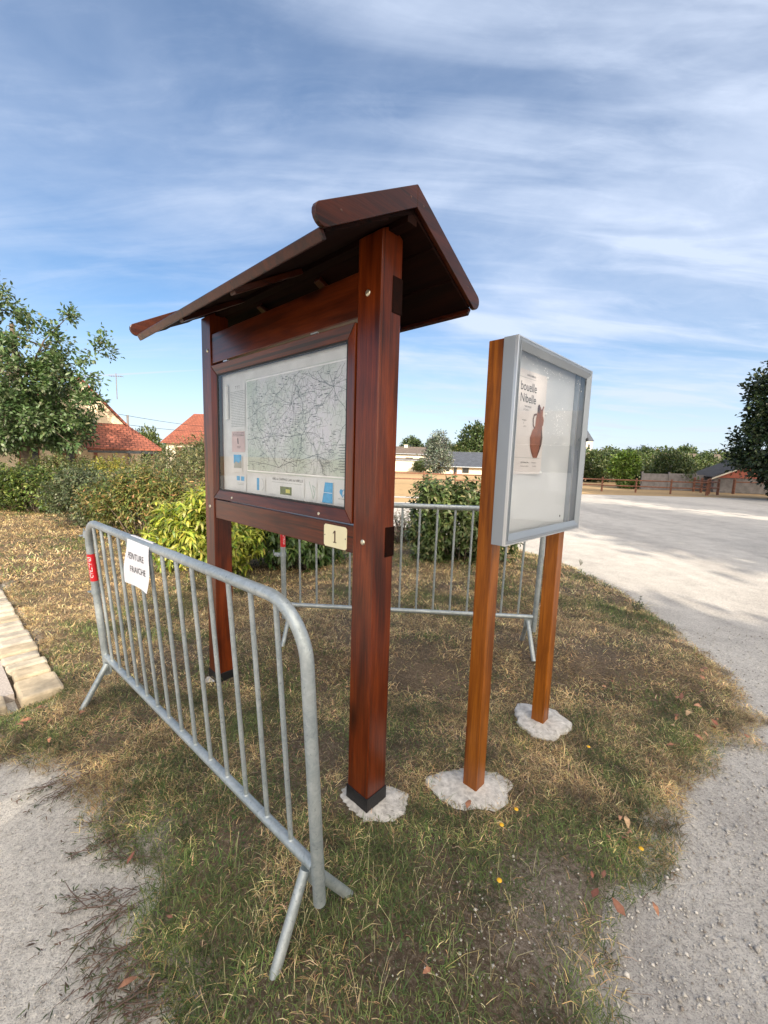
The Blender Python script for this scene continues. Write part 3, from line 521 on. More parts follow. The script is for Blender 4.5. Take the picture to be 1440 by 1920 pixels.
# ------------------------------------------------------------------ concrete footings
def footing(x, y, pts, label, z=0.03):
    b = MB(); n = len(pts); z += .016; r = random.Random(int(x*100)+7); rings = [(1.0, -.05), (.98, z-.016), (.93, z-.008), (.72, z-.001), (.5, z+.002), (.25, z+.002)]; vs = []
    for f, zz_ in rings:
        for (a, c) in pts: vs.append((x+(a-x)*f*r.uniform(.97, 1.03), y+(c-y)*f*r.uniform(.97, 1.03), zz_+(r.uniform(-.0015, .0015) if zz_ > 0 else 0)))
    m_ = len(rings); b.add(vs, [(k*n+i, k*n+(i+1) % n, (k+1)*n+(i+1) % n, (k+1)*n+i) for k in range(m_-1) for i in range(n)]+[tuple(range((m_-1)*n, m_*n))])
    o = b.build('concrete_footing', MAT['footing'], smooth=True); tag(o, label, 'footing', 'concrete footings of the posts')
def blob(x, y, rx, ry, n=48, am=.08, seed=0):
    r = random.Random(seed); ph = [r.uniform(0, 6.28) for _ in range(4)]
    return [(x+rx*math.cos(t)*(1+am*math.sin(3*t+ph[0])+am*.6*math.sin(5*t+ph[1])+am*.4*math.sin(9*t+ph[2])+am*.3*math.sin(17*t+ph[3])), y+ry*math.sin(t)*(1+am*math.sin(3*t+ph[0])+am*.6*math.sin(5*t+ph[1])+am*.4*math.sin(9*t+ph[2]))) for t in [2*PI*i/n for i in range(n)]]
footing(-0.02, 1.60, blob(-0.03, 1.585, .175, .135, seed=1), 'rough white concrete around the black shoe of the near kiosk post', .022)
footing(0.44, 1.68, blob(0.43, 1.68, .20, .135, seed=2), 'white concrete patch around the near honey coloured post', .026)
footing(0.955, 2.19, blob(0.945, 2.19, .155, .16, seed=3), 'white concrete patch around the far honey coloured post', .03)
footing(-1.05, 2.55, blob(-1.05, 2.55, .13, .11, seed=4), 'small concrete patch under the far kiosk post behind the barrier bars', .024)
# ------------------------------------------------------------------ information kiosk
KW, KA, KB = 1.4896, 0.12, 0.1103
kiosk = empty('information_kiosk', (-0.0345, 1.5258, 0), 2.3894, 'dark red stained wooden notice kiosk with a small pitched roof and glazed map panel', 'notice kiosk')
for (x0, x1) in ((0, KA), (KW-KA, KW)):
    p = MB().prism([(x0, 0, 0), (x0, -KB, 0), (x0, -KB, 2.293), (x0, -KB/2, 2.323), (x0, 0, 2.293)], (x1-x0, 0, 0)).build('post', MAT['stain_z'], kiosk, bevel=.004)
    MB().box(x0-.004, x1+.004, -KB-.004, .004, -.02, .098).build('base_shoe', MAT['tar'], p, bevel=.002)
MB().box(KA, KW-KA, -.052, -.007, 1.115, 1.2285).build('bottom_rail', MAT['stain_x'], kiosk, bevel=.003)
MB().box(KA, KW-KA, -.052, -.007, 2.022, 2.185).build('top_rail', MAT['stain_x'], kiosk, bevel=.003)
for z0, z1 in ((1.113, 1.233), (2.03, 2.158)): MB().box(-.003, KW+.003, -KB-.003, -.060, z0, z1).build('back_rail', MAT['stain_roof_shaded'], kiosk, bevel=.003)
MB().box(-.107+.02, 1.51, -.078, -.032, 2.296, 2.338).build('ridge_beam', MAT['stain_roof_shaded'], kiosk)
# glazed frame with mitred, bevelled members
fx0, fx1, fz0, fz1, fw = KA+.006, KW-KA-.006, 1.236, 2.006, .052
def mitre(o0, o1, i0, i1, depth_o, depth_i, name='frame_member', mat='stain_x'):
    # o0,o1 outer corners, i0,i1 inner corners in (x,z); front slopes from depth_o to depth_i
    b = MB(); v = [(o0[0], -.045, o0[1]), (o1[0], -.045, o1[1]), (i1[0], -.045, i1[1]), (i0[0], -.045, i0[1]), (o0[0], depth_o, o0[1]), (o1[0], depth_o, o1[1]), (i1[0], depth_i, i1[1]), (i0[0], depth_i, i0[1])]
    b.add(v, [(0, 1, 2, 3), (4, 5, 6, 7), (0, 1, 5, 4), (1, 2, 6, 5), (2, 3, 7, 6), (3, 0, 4, 7)]); return b
pf = empty('panel_frame', (0, 0, 0)); pf.parent = kiosk
cs = [(fx0, fz0), (fx1, fz0), (fx1, fz1), (fx0, fz1)]; ci = [(fx0+fw, fz0+fw), (fx1-fw, fz0+fw), (fx1-fw, fz1-fw), (fx0+fw, fz1-fw)]
for i in range(4):
    a, b = cs[i], cs[(i+1) % 4]; c, d = ci[i], ci[(i+1) % 4]; sh = .0006
    cxm = ((a[0]+b[0]+c[0]+d[0])/4, (a[1]+b[1]+c[1]+d[1])/4); q = [(p[0]+(cxm[0]-p[0])*sh, p[1]+(cxm[1]-p[1])*sh*6) for p in (a, b, c, d)]
    mitre(q[0], q[1], q[2], q[3], .004, -.006).build('frame_member', MAT['stain_z' if i % 2 else 'stain_x'], pf, bevel=.0025)
gx0, gx1, gz0, gz1 = fx0+fw, fx1-fw, fz0+fw, fz1-fw
gk = MB(); w_ = .007
for a in ((gx0, gx1, gz0, gz0+w_), (gx0, gx1, gz1-w_, gz1), (gx0, gx0+w_, gz0+w_, gz1-w_), (gx1-w_, gx1, gz0+w_, gz1-w_)): gk.box(a[0], a[1], -.030, -.008, a[2], a[3])
gk.build('gasket', MAT['rubber'], kiosk)
MB().box(gx0, gx1, -.014, -.011, gz0, gz1).build('glass_pane', MAT['glass'], kiosk)
MB().box(fx0+.01, fx1-.01, -.047, -.040, fz0+.01, fz1-.01).build('backing_board', MAT['sheet'], kiosk)
for (x, z, r, y) in ((.062, 1.172, .0115, 0), (.066, 2.095, .012, 0), (1.412, 2.10, .0115, 0), (1.424, 1.18, .0115, 0), (1.14, 1.255, .0085, -.001), (.343, 1.253, .0085, -.001)): MB().dome((x, y, z), r, (0, 1, 0), .45).build('screw', MAT['screw'], kiosk, True)
for x in (.36, 1.16): MB().box(x, x+.045, -.006, .004, 2.008, 2.014).build('hinge', MAT['alu_edge'], kiosk)
# number plate
npl = MB().prism([(.161+.147*a, -.0068, 1.120+.096*b) for a, b in [(.06, 0), (.94, 0), (1, .08), (1, .92), (.94, 1), (.06, 1), (0, .92), (0, .08)]], (0, .0035, 0)).build('number_plate', MAT['cream'], kiosk, bevel=.001)
ks = lambda y: (lambda u, v: (-u, y, v))
one = MB(); one.prism([(-.2343+a, -.0031, 1.168+b) for a, b in [(-.004, -.026), (.004, -.026), (.004, .026), (-.0035, .026), (-.013, .014), (-.013, .010), (-.004, .017)]], (0, .0004, 0))
one.v = [(-x, y, z) for x, y, z in one.v]; one.prism([(.2343-.011, -.0031, 1.142), (.2343+.011, -.0031, 1.142), (.2343+.011, -.0031, 1.1455), (.2343-.011, -.0031, 1.1455)], (0, .0004, 0)); one.build('numeral', MAT['brown_ink'], npl)
for x in (.168, .301): MB().dome((x, -.0032, 1.168), .003, (0, 1, 0), .5, 8, 3).build('screw', MAT['ink'], npl, True)
# contents of the panel: local plane y = -.038
YS = -.0385
def sheet(x0, x1, z0, z1, name, label, cat, mat, y=YS, wav=.0):
    o = empty(name, (0, 0, 0)); b = MB(); n = 14; vs = []
    for j in range(2):
        for i in range(n+1): x = x0+(x1-x0)*i/n; vs.append((x, y+wav*math.sin(x*31)*.5+wav*.5, (z0, z1)[j]))
    b.add(vs, [(i, i+1, i+n+2, i+n+1) for i in range(n)])
    m = b.build('paper_sheet', mat, o, smooth=True); o.location = kiosk.location; o.rotation_euler = kiosk.rotation_euler; tag(o, label, cat, 'papers behind the kiosk glass'); return o
mapx0, mapx1, mapz0, mapz1 = .187, 1.022, 1.418, 1.888
mp_ = sheet(mapx0-.01, mapx1+.01, mapz0-.012, mapz1+.012, 'road_map', 'large greenish road map sheet filling the kiosk panel', 'map', MAT['map'], wav=.0012)
mbm = MB(); Yr = YS+.0016
for (a, c, d, e) in ((mapx0, mapx1, mapz1, mapz1+.006), (mapx0, mapx1, mapz0-.006, mapz0), (mapx0-.006, mapx0, mapz0-.006, mapz1+.006), (mapx1, mapx1+.005, mapz0-.006, mapz1+.006)): mbm.poly([(a, Yr, d), (c, Yr, d), (c, Yr, e), (a, Yr, e)])
mbm.build('border', MAT['white_ink'], mp_)
def strip(b, pts, w, y):
    for (x1, z1), (x2, z2) in zip(pts[:-1], pts[1:]):
        L = math.hypot(x2-x1, z2-z1) or 1e-6; nx_, nz_ = -(z2-z1)/L*w/2, (x2-x1)/L*w/2; ex, ez = (x2-x1)/L*w*.3, (z2-z1)/L*w*.3
        b.poly([(x1+nx_-ex, y, z1+nz_-ez), (x2+nx_+ex, y, z2+nz_+ez), (x2-nx_+ex, y, z2-nz_+ez), (x1-nx_-ex, y, z1-nz_-ez)])
mu = lambda s, t: (mapx1-(mapx1-mapx0)*s, mapz1-(mapz1-mapz0)*t)
R_ = random.Random(5)
def wig(pts, n=5, a=.008):
    o = []
    for (s1, t1), (s2, t2) in zip(pts[:-1], pts[1:]):
        for i in range(n): f = i/n; o.append(mu(s1+(s2-s1)*f+(R_.gauss(0, a) if i else 0), t1+(t2-t1)*f+(R_.gauss(0, a) if i else 0)))
    return o+[mu(*pts[-1])]
b = MB()
for pts in ([(.12, .33), (.3, .28), (.36, .18), (.42, .13), (.47, .05)], [(.12, .33), (.13, .52), (.37, .95), (.53, .75)], [(.4, .86), (.55, .93), (.6, .62), (.66, .47), (.78, .35), (.87, .2), (.95, .02)], [(.87, .2), (.98, .5), (.9, .7)],
            [(.63, .6), (.74, .8), (.82, 1)], [(.47, .05), (.53, .08), (.6, .28), (.62, .42), (.75, .35)], [(0, .65), (.3, .62), (.6, .62)], [(.02, .9), (.37, .95), (.75, .8)], [(.87, .2), (.7, .1), (.66, .02)]): strip(b, wig(pts), .0024, Yr)
b.build('main_roads', MAT['road_ink'], mp_)
b = MB()
for hub, n, r in (((.5, .3), 11, .26), ((.87, .2), 9, .2), ((.74, .82), 8, .16), ((.3, .6), 6, .2), ((.12, .33), 5, .14), ((.65, .6), 7, .16), ((.2, .8), 5, .12)):
    for i in range(n):
        a = 2*PI*i/n+R_.gauss(0, .2); rr = r*R_.uniform(.5, 1.1); strip(b, [mu(min(max(hub[0]+rr*f*math.cos(a+f*.4), .005), .995), min(max(hub[1]+rr*1.5*f*math.sin(a+f*.4), .005), .995)) for f in (0, .2, .45, .7, 1)], .0016, Yr-.0002)
for i in range(620):
    s_, t_ = R_.uniform(.02, .94), R_.uniform(.02, .95); a = R_.choice([0, PI/2, R_.uniform(0, PI)]); pts = []
    for j in range(R_.randint(3, 7)):
        pts.append(mu(min(max(s_, .005), .995), min(max(t_, .005), .995))); s_ += math.cos(a)*.022; t_ += math.sin(a)*.035; a += R_.gauss(0, .45)
    strip(b, pts, R_.uniform(.0006, .0012), Yr-.0003)
b.build('minor_roads', MAT['road_ink'], mp_)
b = MB()
for i in range(170):
    x, z = mu(R_.uniform(.02, .92), R_.uniform(.03, .97)); w = R_.uniform(.008, .024); b.poly([(x, Yr+.0001, z), (x+w, Yr+.0001, z), (x+w, Yr+.0001, z+.0028), (x, Yr+.0001, z+.0028)])
for i in range(11):
    x, z = mu(.93, .72+i*.024); b.poly([(x-.03, Yr+.0001, z), (x+.02*R_.random(), Yr+.0001, z), (x+.02*R_.random(), Yr+.0001, z+.003), (x-.03, Yr+.0001, z+.003)])
b.build('place_names', MAT['road_ink'], mp_)
def ticks(parent, x0, x1, z0, z1, dz, th, seed, mat='grey_ink'):
    r = random.Random(seed); b = MB(); z = z1
    while z > z0:
        x = x0
        while x < x1-.004:
            w = min(r.uniform(.005, .018), x1-x); b.poly([(x, YS+.0026, z), (x+w, YS+.0026, z), (x+w, YS+.0026, z+th), (x, YS+.0026, z+th)]); x += w+.004
        z -= dz
    b.build('small_print', MAT[mat], parent)
# left column (high x) of notices
o = sheet(1.042, 1.222, 1.64, 1.885, 'text_notice', 'tall white notice of fine print at the top left of the panel', 'notice', MAT['sheet'], y=YS+.002); ticks(o, 1.045, 1.205, 1.65, 1.845, .009, .003, 1, 'road_ink')
text_on('heading', MAT['ink'], o, [('T T T', .022, -1.125, 1.868)], lambda u, v: (-u, YS+.0028, v))
o = sheet(1.05, 1.20, 1.515, 1.63, 'pink_notice', 'small pink notice with a dark slim figure below the fine print', 'notice', MAT['pink_paper'], y=YS+.002); ticks(o, 1.06, 1.19, 1.60, 1.62, .008, .003, 2, 'ink'); ticks(o, 1.10, 1.14, 1.53, 1.545, .008, .003, 3, 'ink')
b = MB(); b.poly([(1.12, YS+.0028, 1.56), (1.13, YS+.0028, 1.56), (1.134, YS+.0028, 1.59), (1.124, YS+.0028, 1.592)]); b.build('figure', MAT['ink'], o)
o = sheet(1.08, 1.19, 1.40, 1.505, 'photo_notice', 'notice with a small blue and grey landscape picture on the left side', 'notice', MAT['sheet'], y=YS+.002)
b = MB(); b.poly([(1.09, YS+.0028, 1.45), (1.18, YS+.0028, 1.45), (1.18, YS+.0028, 1.50), (1.09, YS+.0028, 1.50)]); b.build('sky_print', MAT['blue_ink'], o)
b = MB(); b.poly([(1.09, YS+.0032, 1.425), (1.18, YS+.0032, 1.425), (1.17, YS+.0032, 1.455), (1.15, YS+.0032, 1.462), (1.12, YS+.0032, 1.452), (1.10, YS+.0032, 1.47), (1.09, YS+.0032, 1.46)]); b.build('rock_print', MAT['grey_ink'], o)
o = sheet(1.04, 1.19, 1.30, 1.39, 'blue_square_notice', 'notice with two small blue squares at the lower left', 'notice', MAT['sheet'], y=YS+.002)
b = MB()
for x in (1.06, 1.11): b.poly([(x, YS+.0028, 1.355), (x+.038, YS+.0028, 1.355), (x+.038, YS+.0028, 1.38), (x, YS+.0028, 1.38)])
b.build('blue_square', MAT['blue_ink'], o); ticks(o, 1.07, 1.14, 1.325, 1.34, .008, .003, 4)
# bottom row
o = sheet(.84, .93, 1.31, 1.385, 'fish_logo_notice', 'small notice with a blue panel and a curved outline in the bottom row', 'notice', MAT['sheet'], y=YS+.002)
b = MB(); b.poly([(.90, YS+.0028, 1.315), (.925, YS+.0028, 1.315), (.925, YS+.0028, 1.38), (.90, YS+.0028, 1.38)]); b.build('blue_panel', MAT['blue_ink'], o)
b = MB(); pts = [(.875-.022*math.cos(t), 1.347+.03*math.sin(t)) for t in [PI*(-.5+i/10) for i in range(11)]]; strip(b, pts, .0025, YS+.0028); b.build('curve', MAT['grey_ink'], o)
o = sheet(.50, .80, 1.305, 1.40, 'camping_notice', 'wide white notice headed with a camper van area title in the bottom row', 'notice', MAT['sheet'], y=YS+.002)
text_on('lettering', MAT['ink'], o, [('AIRE de CAMPING-CARS de NIBELLE', .0165, -.64, 1.384)], lambda u, v: (-u, YS+.0028, v)); ticks(o, .52, .78, 1.366, 1.367, .008, .002, 6)
b = MB(); b.poly([(.60, YS+.0028, 1.31), (.70, YS+.0028, 1.31), (.70, YS+.0028, 1.35), (.60, YS+.0028, 1.35)]); b.build('green_picture', MAT['green_ink'], o)
b = MB(); b.poly([(.615, YS+.0031, 1.32), (.65, YS+.0031, 1.32), (.65, YS+.0031, 1.338), (.615, YS+.0031, 1.338)]); b.build('yellow_patch', MAT['yellow_ink'], o)
o = sheet(.405, .47, 1.30, 1.39, 'sketch_notice', 'small faint green sketch notice beside the blue one', 'notice', MAT['sheet'], y=YS+.002)
b = MB(); strip(b, [(.46, 1.385), (.44, 1.34), (.43, 1.31), (.42, 1.33), (.415, 1.36), (.435, 1.37), (.425, 1.34)], .004, YS+.0028); b.build('sketch', flat('sketch_green', (.35, .45, .4), .6), o)
o = sheet(.29, .375, 1.30, 1.395, 'blue_notice', 'bright blue trapezoid notice in the bottom row near the post', 'notice', MAT['sheet'], y=YS+.002)
b = MB(); b.poly([(.365, YS+.0028, 1.30), (.292, YS+.0028, 1.30), (.292, YS+.0028, 1.39), (.345, YS+.0028, 1.39)]); b.build('blue_panel', MAT['blue_ink'], o); b = MB(); strip(b, [(.358, 1.345), (.296, 1.345)], .002, YS+.0031); b.build('white_line', MAT['white_ink'], o)
o = sheet(.19, .265, 1.305, 1.385, 'heart_notice', 'small notice with a two tone blue heart at the bottom right of the panel', 'notice', MAT['sheet'], y=YS+.002)
b = MB(); H = [(.228-.019*(16*math.sin(t)**3)/17, 1.352+.017*(13*math.cos(t)-5*math.cos(2*t)-2*math.cos(3*t)-math.cos(4*t))/15) for t in [2*PI*i/28 for i in range(29)]]
strip(b, H, .003, YS+.0028); b.build('heart_outline', MAT['blue_ink'], o); b = MB(); b.poly([(x, YS+.0028, z) for x, z in H[14:28]]+[(.228, YS+.0028, 1.352)]); b.build('heart_half', MAT['blue_ink'], o); ticks(o, .20, .255, 1.32, 1.324, .008, .003, 8)
# curled paper at the left edge of the panel
cp = MB(); vs = []; n = 14
for j, z in enumerate((1.70, 1.885)):
    for i in range(n+1): a = PI*1.5*i/n; vs.append((1.232+.013*math.cos(a), -.026+.011*math.sin(a), z))
cp.add(vs, [(i, i+1, i+n+2, i+n+1) for i in range(n)]); o = cp.build('curled_paper', MAT['sheet'], smooth=True); o.location = kiosk.location; o.rotation_euler = kiosk.rotation_euler; tag(o, 'curled up sheet edge at the left inside the kiosk panel', 'paper', 'papers behind the kiosk glass')
# roof
RX0, RX1, RY, RZ = -.107, 1.53, -.055, 2.414
EF, EB, EZ = .350, -.460, 2.185
for sgn, ye in ((1, EF), (-1, EB)):
    sl = Vector((0, ye-RY, EZ-RZ)); L = sl.length; sl.normalize(); nn = Vector((0, -sl.z*sgn, sl.y*sgn)); nn = nn if nn.z > 0 else -nn
    bw = (L-.035)/3
    for i in range(3):
        a = Vector((0, RY, RZ-.086))+sl*(bw*i-(.008 if i else 0)); bq = Vector((0, RY, RZ-.086))+sl*(bw*(i+1)-.004); lift = nn*.006; th = nn*.018
        MB().prism([(RX0+.018, *(a)[1:]), (RX0+.018, *(bq+lift)[1:]), (RX0+.018, *(bq+lift+th)[1:]), (RX0+.018, *(a+th)[1:])], (RX1-RX0-.036, 0, 0)).build('roof_board', MAT['stain_roof_shaded'], kiosk, bevel=.002)
    for x in (RX0, RX1-.018):       # gable boards with rounded lower ends
        top = Vector((x, RY, RZ)); e = top+sl*(L+.028); dn = Vector((0, 0, -.062)); pts = [top]+[e-sl*.02]
        c = e-sl*.02+(-nn)*.031
        for k in range(1, 8): an = PI*k/8; pts.append(c+nn*.031*math.cos(an)+sl*.028*math.sin(an))
        pts += [e-sl*.02-nn*.062, top-Vector((0, 0, .062/abs(nn.z)))]
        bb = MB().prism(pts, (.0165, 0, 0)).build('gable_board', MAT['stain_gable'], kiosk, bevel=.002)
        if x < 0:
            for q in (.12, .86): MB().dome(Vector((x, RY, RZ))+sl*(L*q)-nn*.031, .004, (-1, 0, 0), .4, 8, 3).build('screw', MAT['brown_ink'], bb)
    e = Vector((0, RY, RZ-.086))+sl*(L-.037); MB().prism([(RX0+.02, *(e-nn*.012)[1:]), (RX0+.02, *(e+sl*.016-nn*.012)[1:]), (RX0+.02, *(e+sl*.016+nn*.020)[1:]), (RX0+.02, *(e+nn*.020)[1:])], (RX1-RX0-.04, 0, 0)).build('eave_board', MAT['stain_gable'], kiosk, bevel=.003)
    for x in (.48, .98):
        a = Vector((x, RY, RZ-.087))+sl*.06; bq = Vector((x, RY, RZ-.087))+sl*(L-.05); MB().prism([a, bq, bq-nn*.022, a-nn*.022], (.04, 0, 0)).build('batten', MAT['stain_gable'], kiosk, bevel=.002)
MB().box(RX0+.018, RX1-.018, RY-.022, RY+.022, RZ-.085, RZ-.058).build('ridge_cap', MAT['stain_roof_shaded'], kiosk)
# ------------------------------------------------------------------ display case on two posts
case = empty('display_case', (.4468, 1.6446, 0), .7884, 'grey aluminium glazed display case on two honey coloured timber posts', 'display case')
CXA, CXB, CZA, CZB, CD = -.0096, .7824, 1.1665, 1.9757, .062
for x in (0, .6859):
    pt = MB().box(x, x+.0705, .0004, .0705, -.02, 1.9757 if x == 0 else 1.94).build('post', MAT['honey_z'], case, bevel=.003)
b = MB(); tw = .014
b.box(CXA, CXA+tw, -CD+.012, -.0002, CZA, CZB); b.box(CXB-tw, CXB, -CD+.012, -.0002, CZA, CZB); b.box(CXA+tw, CXB-tw, -CD+.012, -.0002, CZA, CZA+tw); b.box(CXA+tw, CXB-tw, -CD+.012, -.0002, CZB-tw, CZB)
b.build('case_body', MAT['alu'], case, bevel=.0012)
MB().box(CXA+tw, CXB-tw, -.012, -.003, CZA+tw, CZB-tw).build('back_panel', MAT['white_panel'], case)
dfr = empty('door_frame'); dfr.parent = case
def ring(x0, x1, z0, z1, w, y0, yo, yi, name, mat):
    cs = [(x0, z0), (x1, z0), (x1, z1), (x0, z1)]; ci = [(x0+w, z0+w), (x1-w, z0+w), (x1-w, z1-w), (x0+w, z1-w)]
    for i in range(4):
        a, b_ = cs[i], cs[(i+1) % 4]; c, d = ci[i], ci[(i+1) % 4]; m = MB(); m.add([(a[0], y0, a[1]), (b_[0], y0, b_[1]), (d[0], y0, d[1]), (c[0], y0, c[1]), (a[0], yo, a[1]), (b_[0], yo, b_[1]), (d[0], yi, d[1]), (c[0], yi, c[1])], [(0, 1, 2, 3), (4, 5, 6, 7), (0, 1, 5, 4), (1, 2, 6, 5), (2, 3, 7, 6), (3, 0, 4, 7)]); m.build(name, mat, dfr, bevel=.0008)
ring(CXA, CXB, CZA, CZB, .006, -CD+.0125, -CD, -CD, 'outer_lip', MAT['alu_edge'])
ring(CXA+.0075, CXB-.0075, CZA+.0075, CZB-.0075, .010, -CD+.0125, -CD-.001, -CD+.001, 'frame_rail', MAT['alu'])
ring(CXA+.019, CXB-.019, CZA+.019, CZB-.019, .026, -CD+.0125, -CD-.003, -CD+.009, 'bevel_rail', MAT['alu'])
b = MB(); q = .0425
for a in ((CXA+.0060, CXB-.006, CZA+.006, CZA+.0195), (CXA+.006, CXB-.006, CZB-.0195, CZB-.006), (CXA+.006, CXA+.0195, CZA+.0195, CZB-.0195), (CXB-.0195, CXB-.006, CZA+.0195, CZB-.0195)): b.box(a[0], a[1], -CD+.013, -CD+.016, a[2], a[3])
b.build('seal', MAT['rubber'], case)
MB().box(CXA+.043, CXB-.043, -CD+.0125, -CD+.0155, CZA+.043, CZB-.043).build('glass_pane', MAT['case_glass'], case)
MB().tube([(CXB-.012, -CD-.001, 1.63), (CXB-.012, -CD-.010, 1.63)], .009, 14).build('lock', MAT['ink'], case, True)
MB().box(CXB-.09, CXB-.088, -.035, -.0125, CZA+.02, CZB-.02).build('inner_rail', MAT['alu'], case)
for x in (.66, .74): MB().dome((x-.02, -.0125, CZA+.07), .006, (0, -1, 0), .5, 10, 3).build('screw', MAT['ink'], case, True)
# dried water spots on the case glass
b = MB(); r_ = random.Random(3)
for i in range(190):
    if i < 110: x, z = .43+r_.gauss(0, .05), 1.685+r_.gauss(0, .045)
    else: x = r_.uniform(.06, .7); z = 1.905-.03*x+r_.gauss(0, .012)
    if z > 1.925: continue
    b.dome((x, -CD+.0120, z), r_.uniform(.0008, .0042)*r_.uniform(.4, 1), (0, -1, 0), .3, 7, 2)
o = b.build('water_spots', flat('dried_spots', (.8, .82, .82), .3), case, True); o['kind'] = 'stuff'
# the poster in the case
pos = empty('exhibition_poster', case.location, .7884, 'pale exhibition poster with a brown clay jug, pinned inside the display case', 'poster')
PY = -.0145; b = MB(); n = 12; vs = []
for z in (1.452, 1.882):
    for i in range(n+1): x = .045+.300*i/n; vs.append((x, PY-.010*(i/n)**3, z))
b.add(vs, [(i, i+1, i+n+2, i+n+1) for i in range(n)]); b.build('paper_sheet', MAT['poster'], pos, smooth=True)
pz_ = lambda x: PY-.010*(max(0, (x-.045)/.3))**3-.0008
pf_ = lambda u, v: (u, pz_(u), v)
text_on('title', MAT['ink'], pos, [('La bouelle', .052, .262, 1.815, 'RIGHT', .92), ('de Nibelle', .052, .262, 1.768, 'RIGHT', .92)], pf_)
text_on('small_lettering', MAT['ink'], pos, [('LIVRE À NIBELLE', .0105, .245, 1.863, 'RIGHT'), ('TERRES MÊLÉES', .009, .225, 1.736, 'RIGHT'), ('ET CUITES', .009, .20, 1.722, 'RIGHT'), ('rencontres', .009, .19, 1.68, 'RIGHT'), ('le', .009, .17, 1.667, 'RIGHT'), ('à 20 h', .009, .19, 1.654, 'RIGHT'),
        ('salle d\'exposition', .010, .235, 1.503, 'RIGHT'), ('Ouverture', .009, .30, 1.503, 'RIGHT'), ('du mercredi au dimanche', .007, .235, 1.487, 'RIGHT'), ('Entrée libre', .007, .305, 1.487, 'RIGHT')], pf_)
b = MB()
for z, x0_, x1_ in ((1.850, .06, .25), (1.522, .06, .335)):
    nseg = 8
    for i in range(nseg): xa = x0_+(x1_-x0_)*i/nseg; xb = x0_+(x1_-x0_)*(i+1)/nseg; b.poly([(xa, pz_(xa), z), (xb, pz_(xb), z), (xb, pz_(xb), z+.0012), (xa, pz_(xa), z+.0012)])
b.build('rule_line', MAT['grey_ink'], pos)
jug = [(.268, 1.524), (.302, 1.524), (.318, 1.55), (.334, 1.585), (.338, 1.615), (.330, 1.645), (.322, 1.662), (.334, 1.668), (.338, 1.69), (.332, 1.705), (.322, 1.713), (.326, 1.735), (.334, 1.75), (.326, 1.752), (.314, 1.735), (.306, 1.712), (.298, 1.752), (.288, 1.757), (.279, 1.748), (.279, 1.72), (.272, 1.70), (.270, 1.68), (.268, 1.662), (.246, 1.640), (.231, 1.61), (.235, 1.575), (.251, 1.545)]
def flatshape(name, pts, mat, off, parent):
    me_b = bmesh.new(); vs = [me_b.verts.new((x, pz_(x)-off, z)) for x, z in pts]; me_b.faces.new(vs); bmesh.ops.triangulate(me_b, faces=me_b.faces)
    me = bpy.data.meshes.new(name); me_b.to_mesh(me); me_b.free(); me.materials.append(mat); o = bpy.data.objects.new(name, me); C.objects.link(o); o.parent = parent; return o
jg = flatshape('jug_picture', jug, MAT['clay'], .0006, pos)
flatshape('jug_shading_print', [(.30, 1.53), (.316, 1.55), (.332, 1.585), (.337, 1.615), (.329, 1.645), (.318, 1.655), (.322, 1.61), (.315, 1.57)], MAT['clay_dark'], .0009, pos)
flatshape('jug_neck_print', [(.279, 1.722), (.302, 1.715), (.298, 1.752), (.288, 1.757), (.279, 1.748)], MAT['clay_dark'], .0009, pos)
b = MB(); strip(b, [(.262, 1.652), (.250, 1.665), (.247, 1.69), (.254, 1.708), (.272, 1.712)], .008, 0); b.v = [(x, pz_(x)-.0007, z) for x, y, z in b.v]; b.build('jug_handle_print', MAT['clay_dark'], pos)
for (x, z) in ((.346, 1.877), (.354, 1.722), (.347, 1.461)):
    o = MB().tube([(x-.008, -.0125, z-.004), (x, -.030, z)], [.0075, .006], 12).build('round_magnet', flat('clear_magnet', (.75, .77, .78), .1), None, True); o.location = case.location; o.rotation_euler = case.rotation_euler
    tag(o, 'clear round magnet holding the %s of the poster edge' % {1.877: 'top corner', 1.722: 'middle', 1.461: 'bottom corner'}[z], 'magnet', 'magnets on the poster')
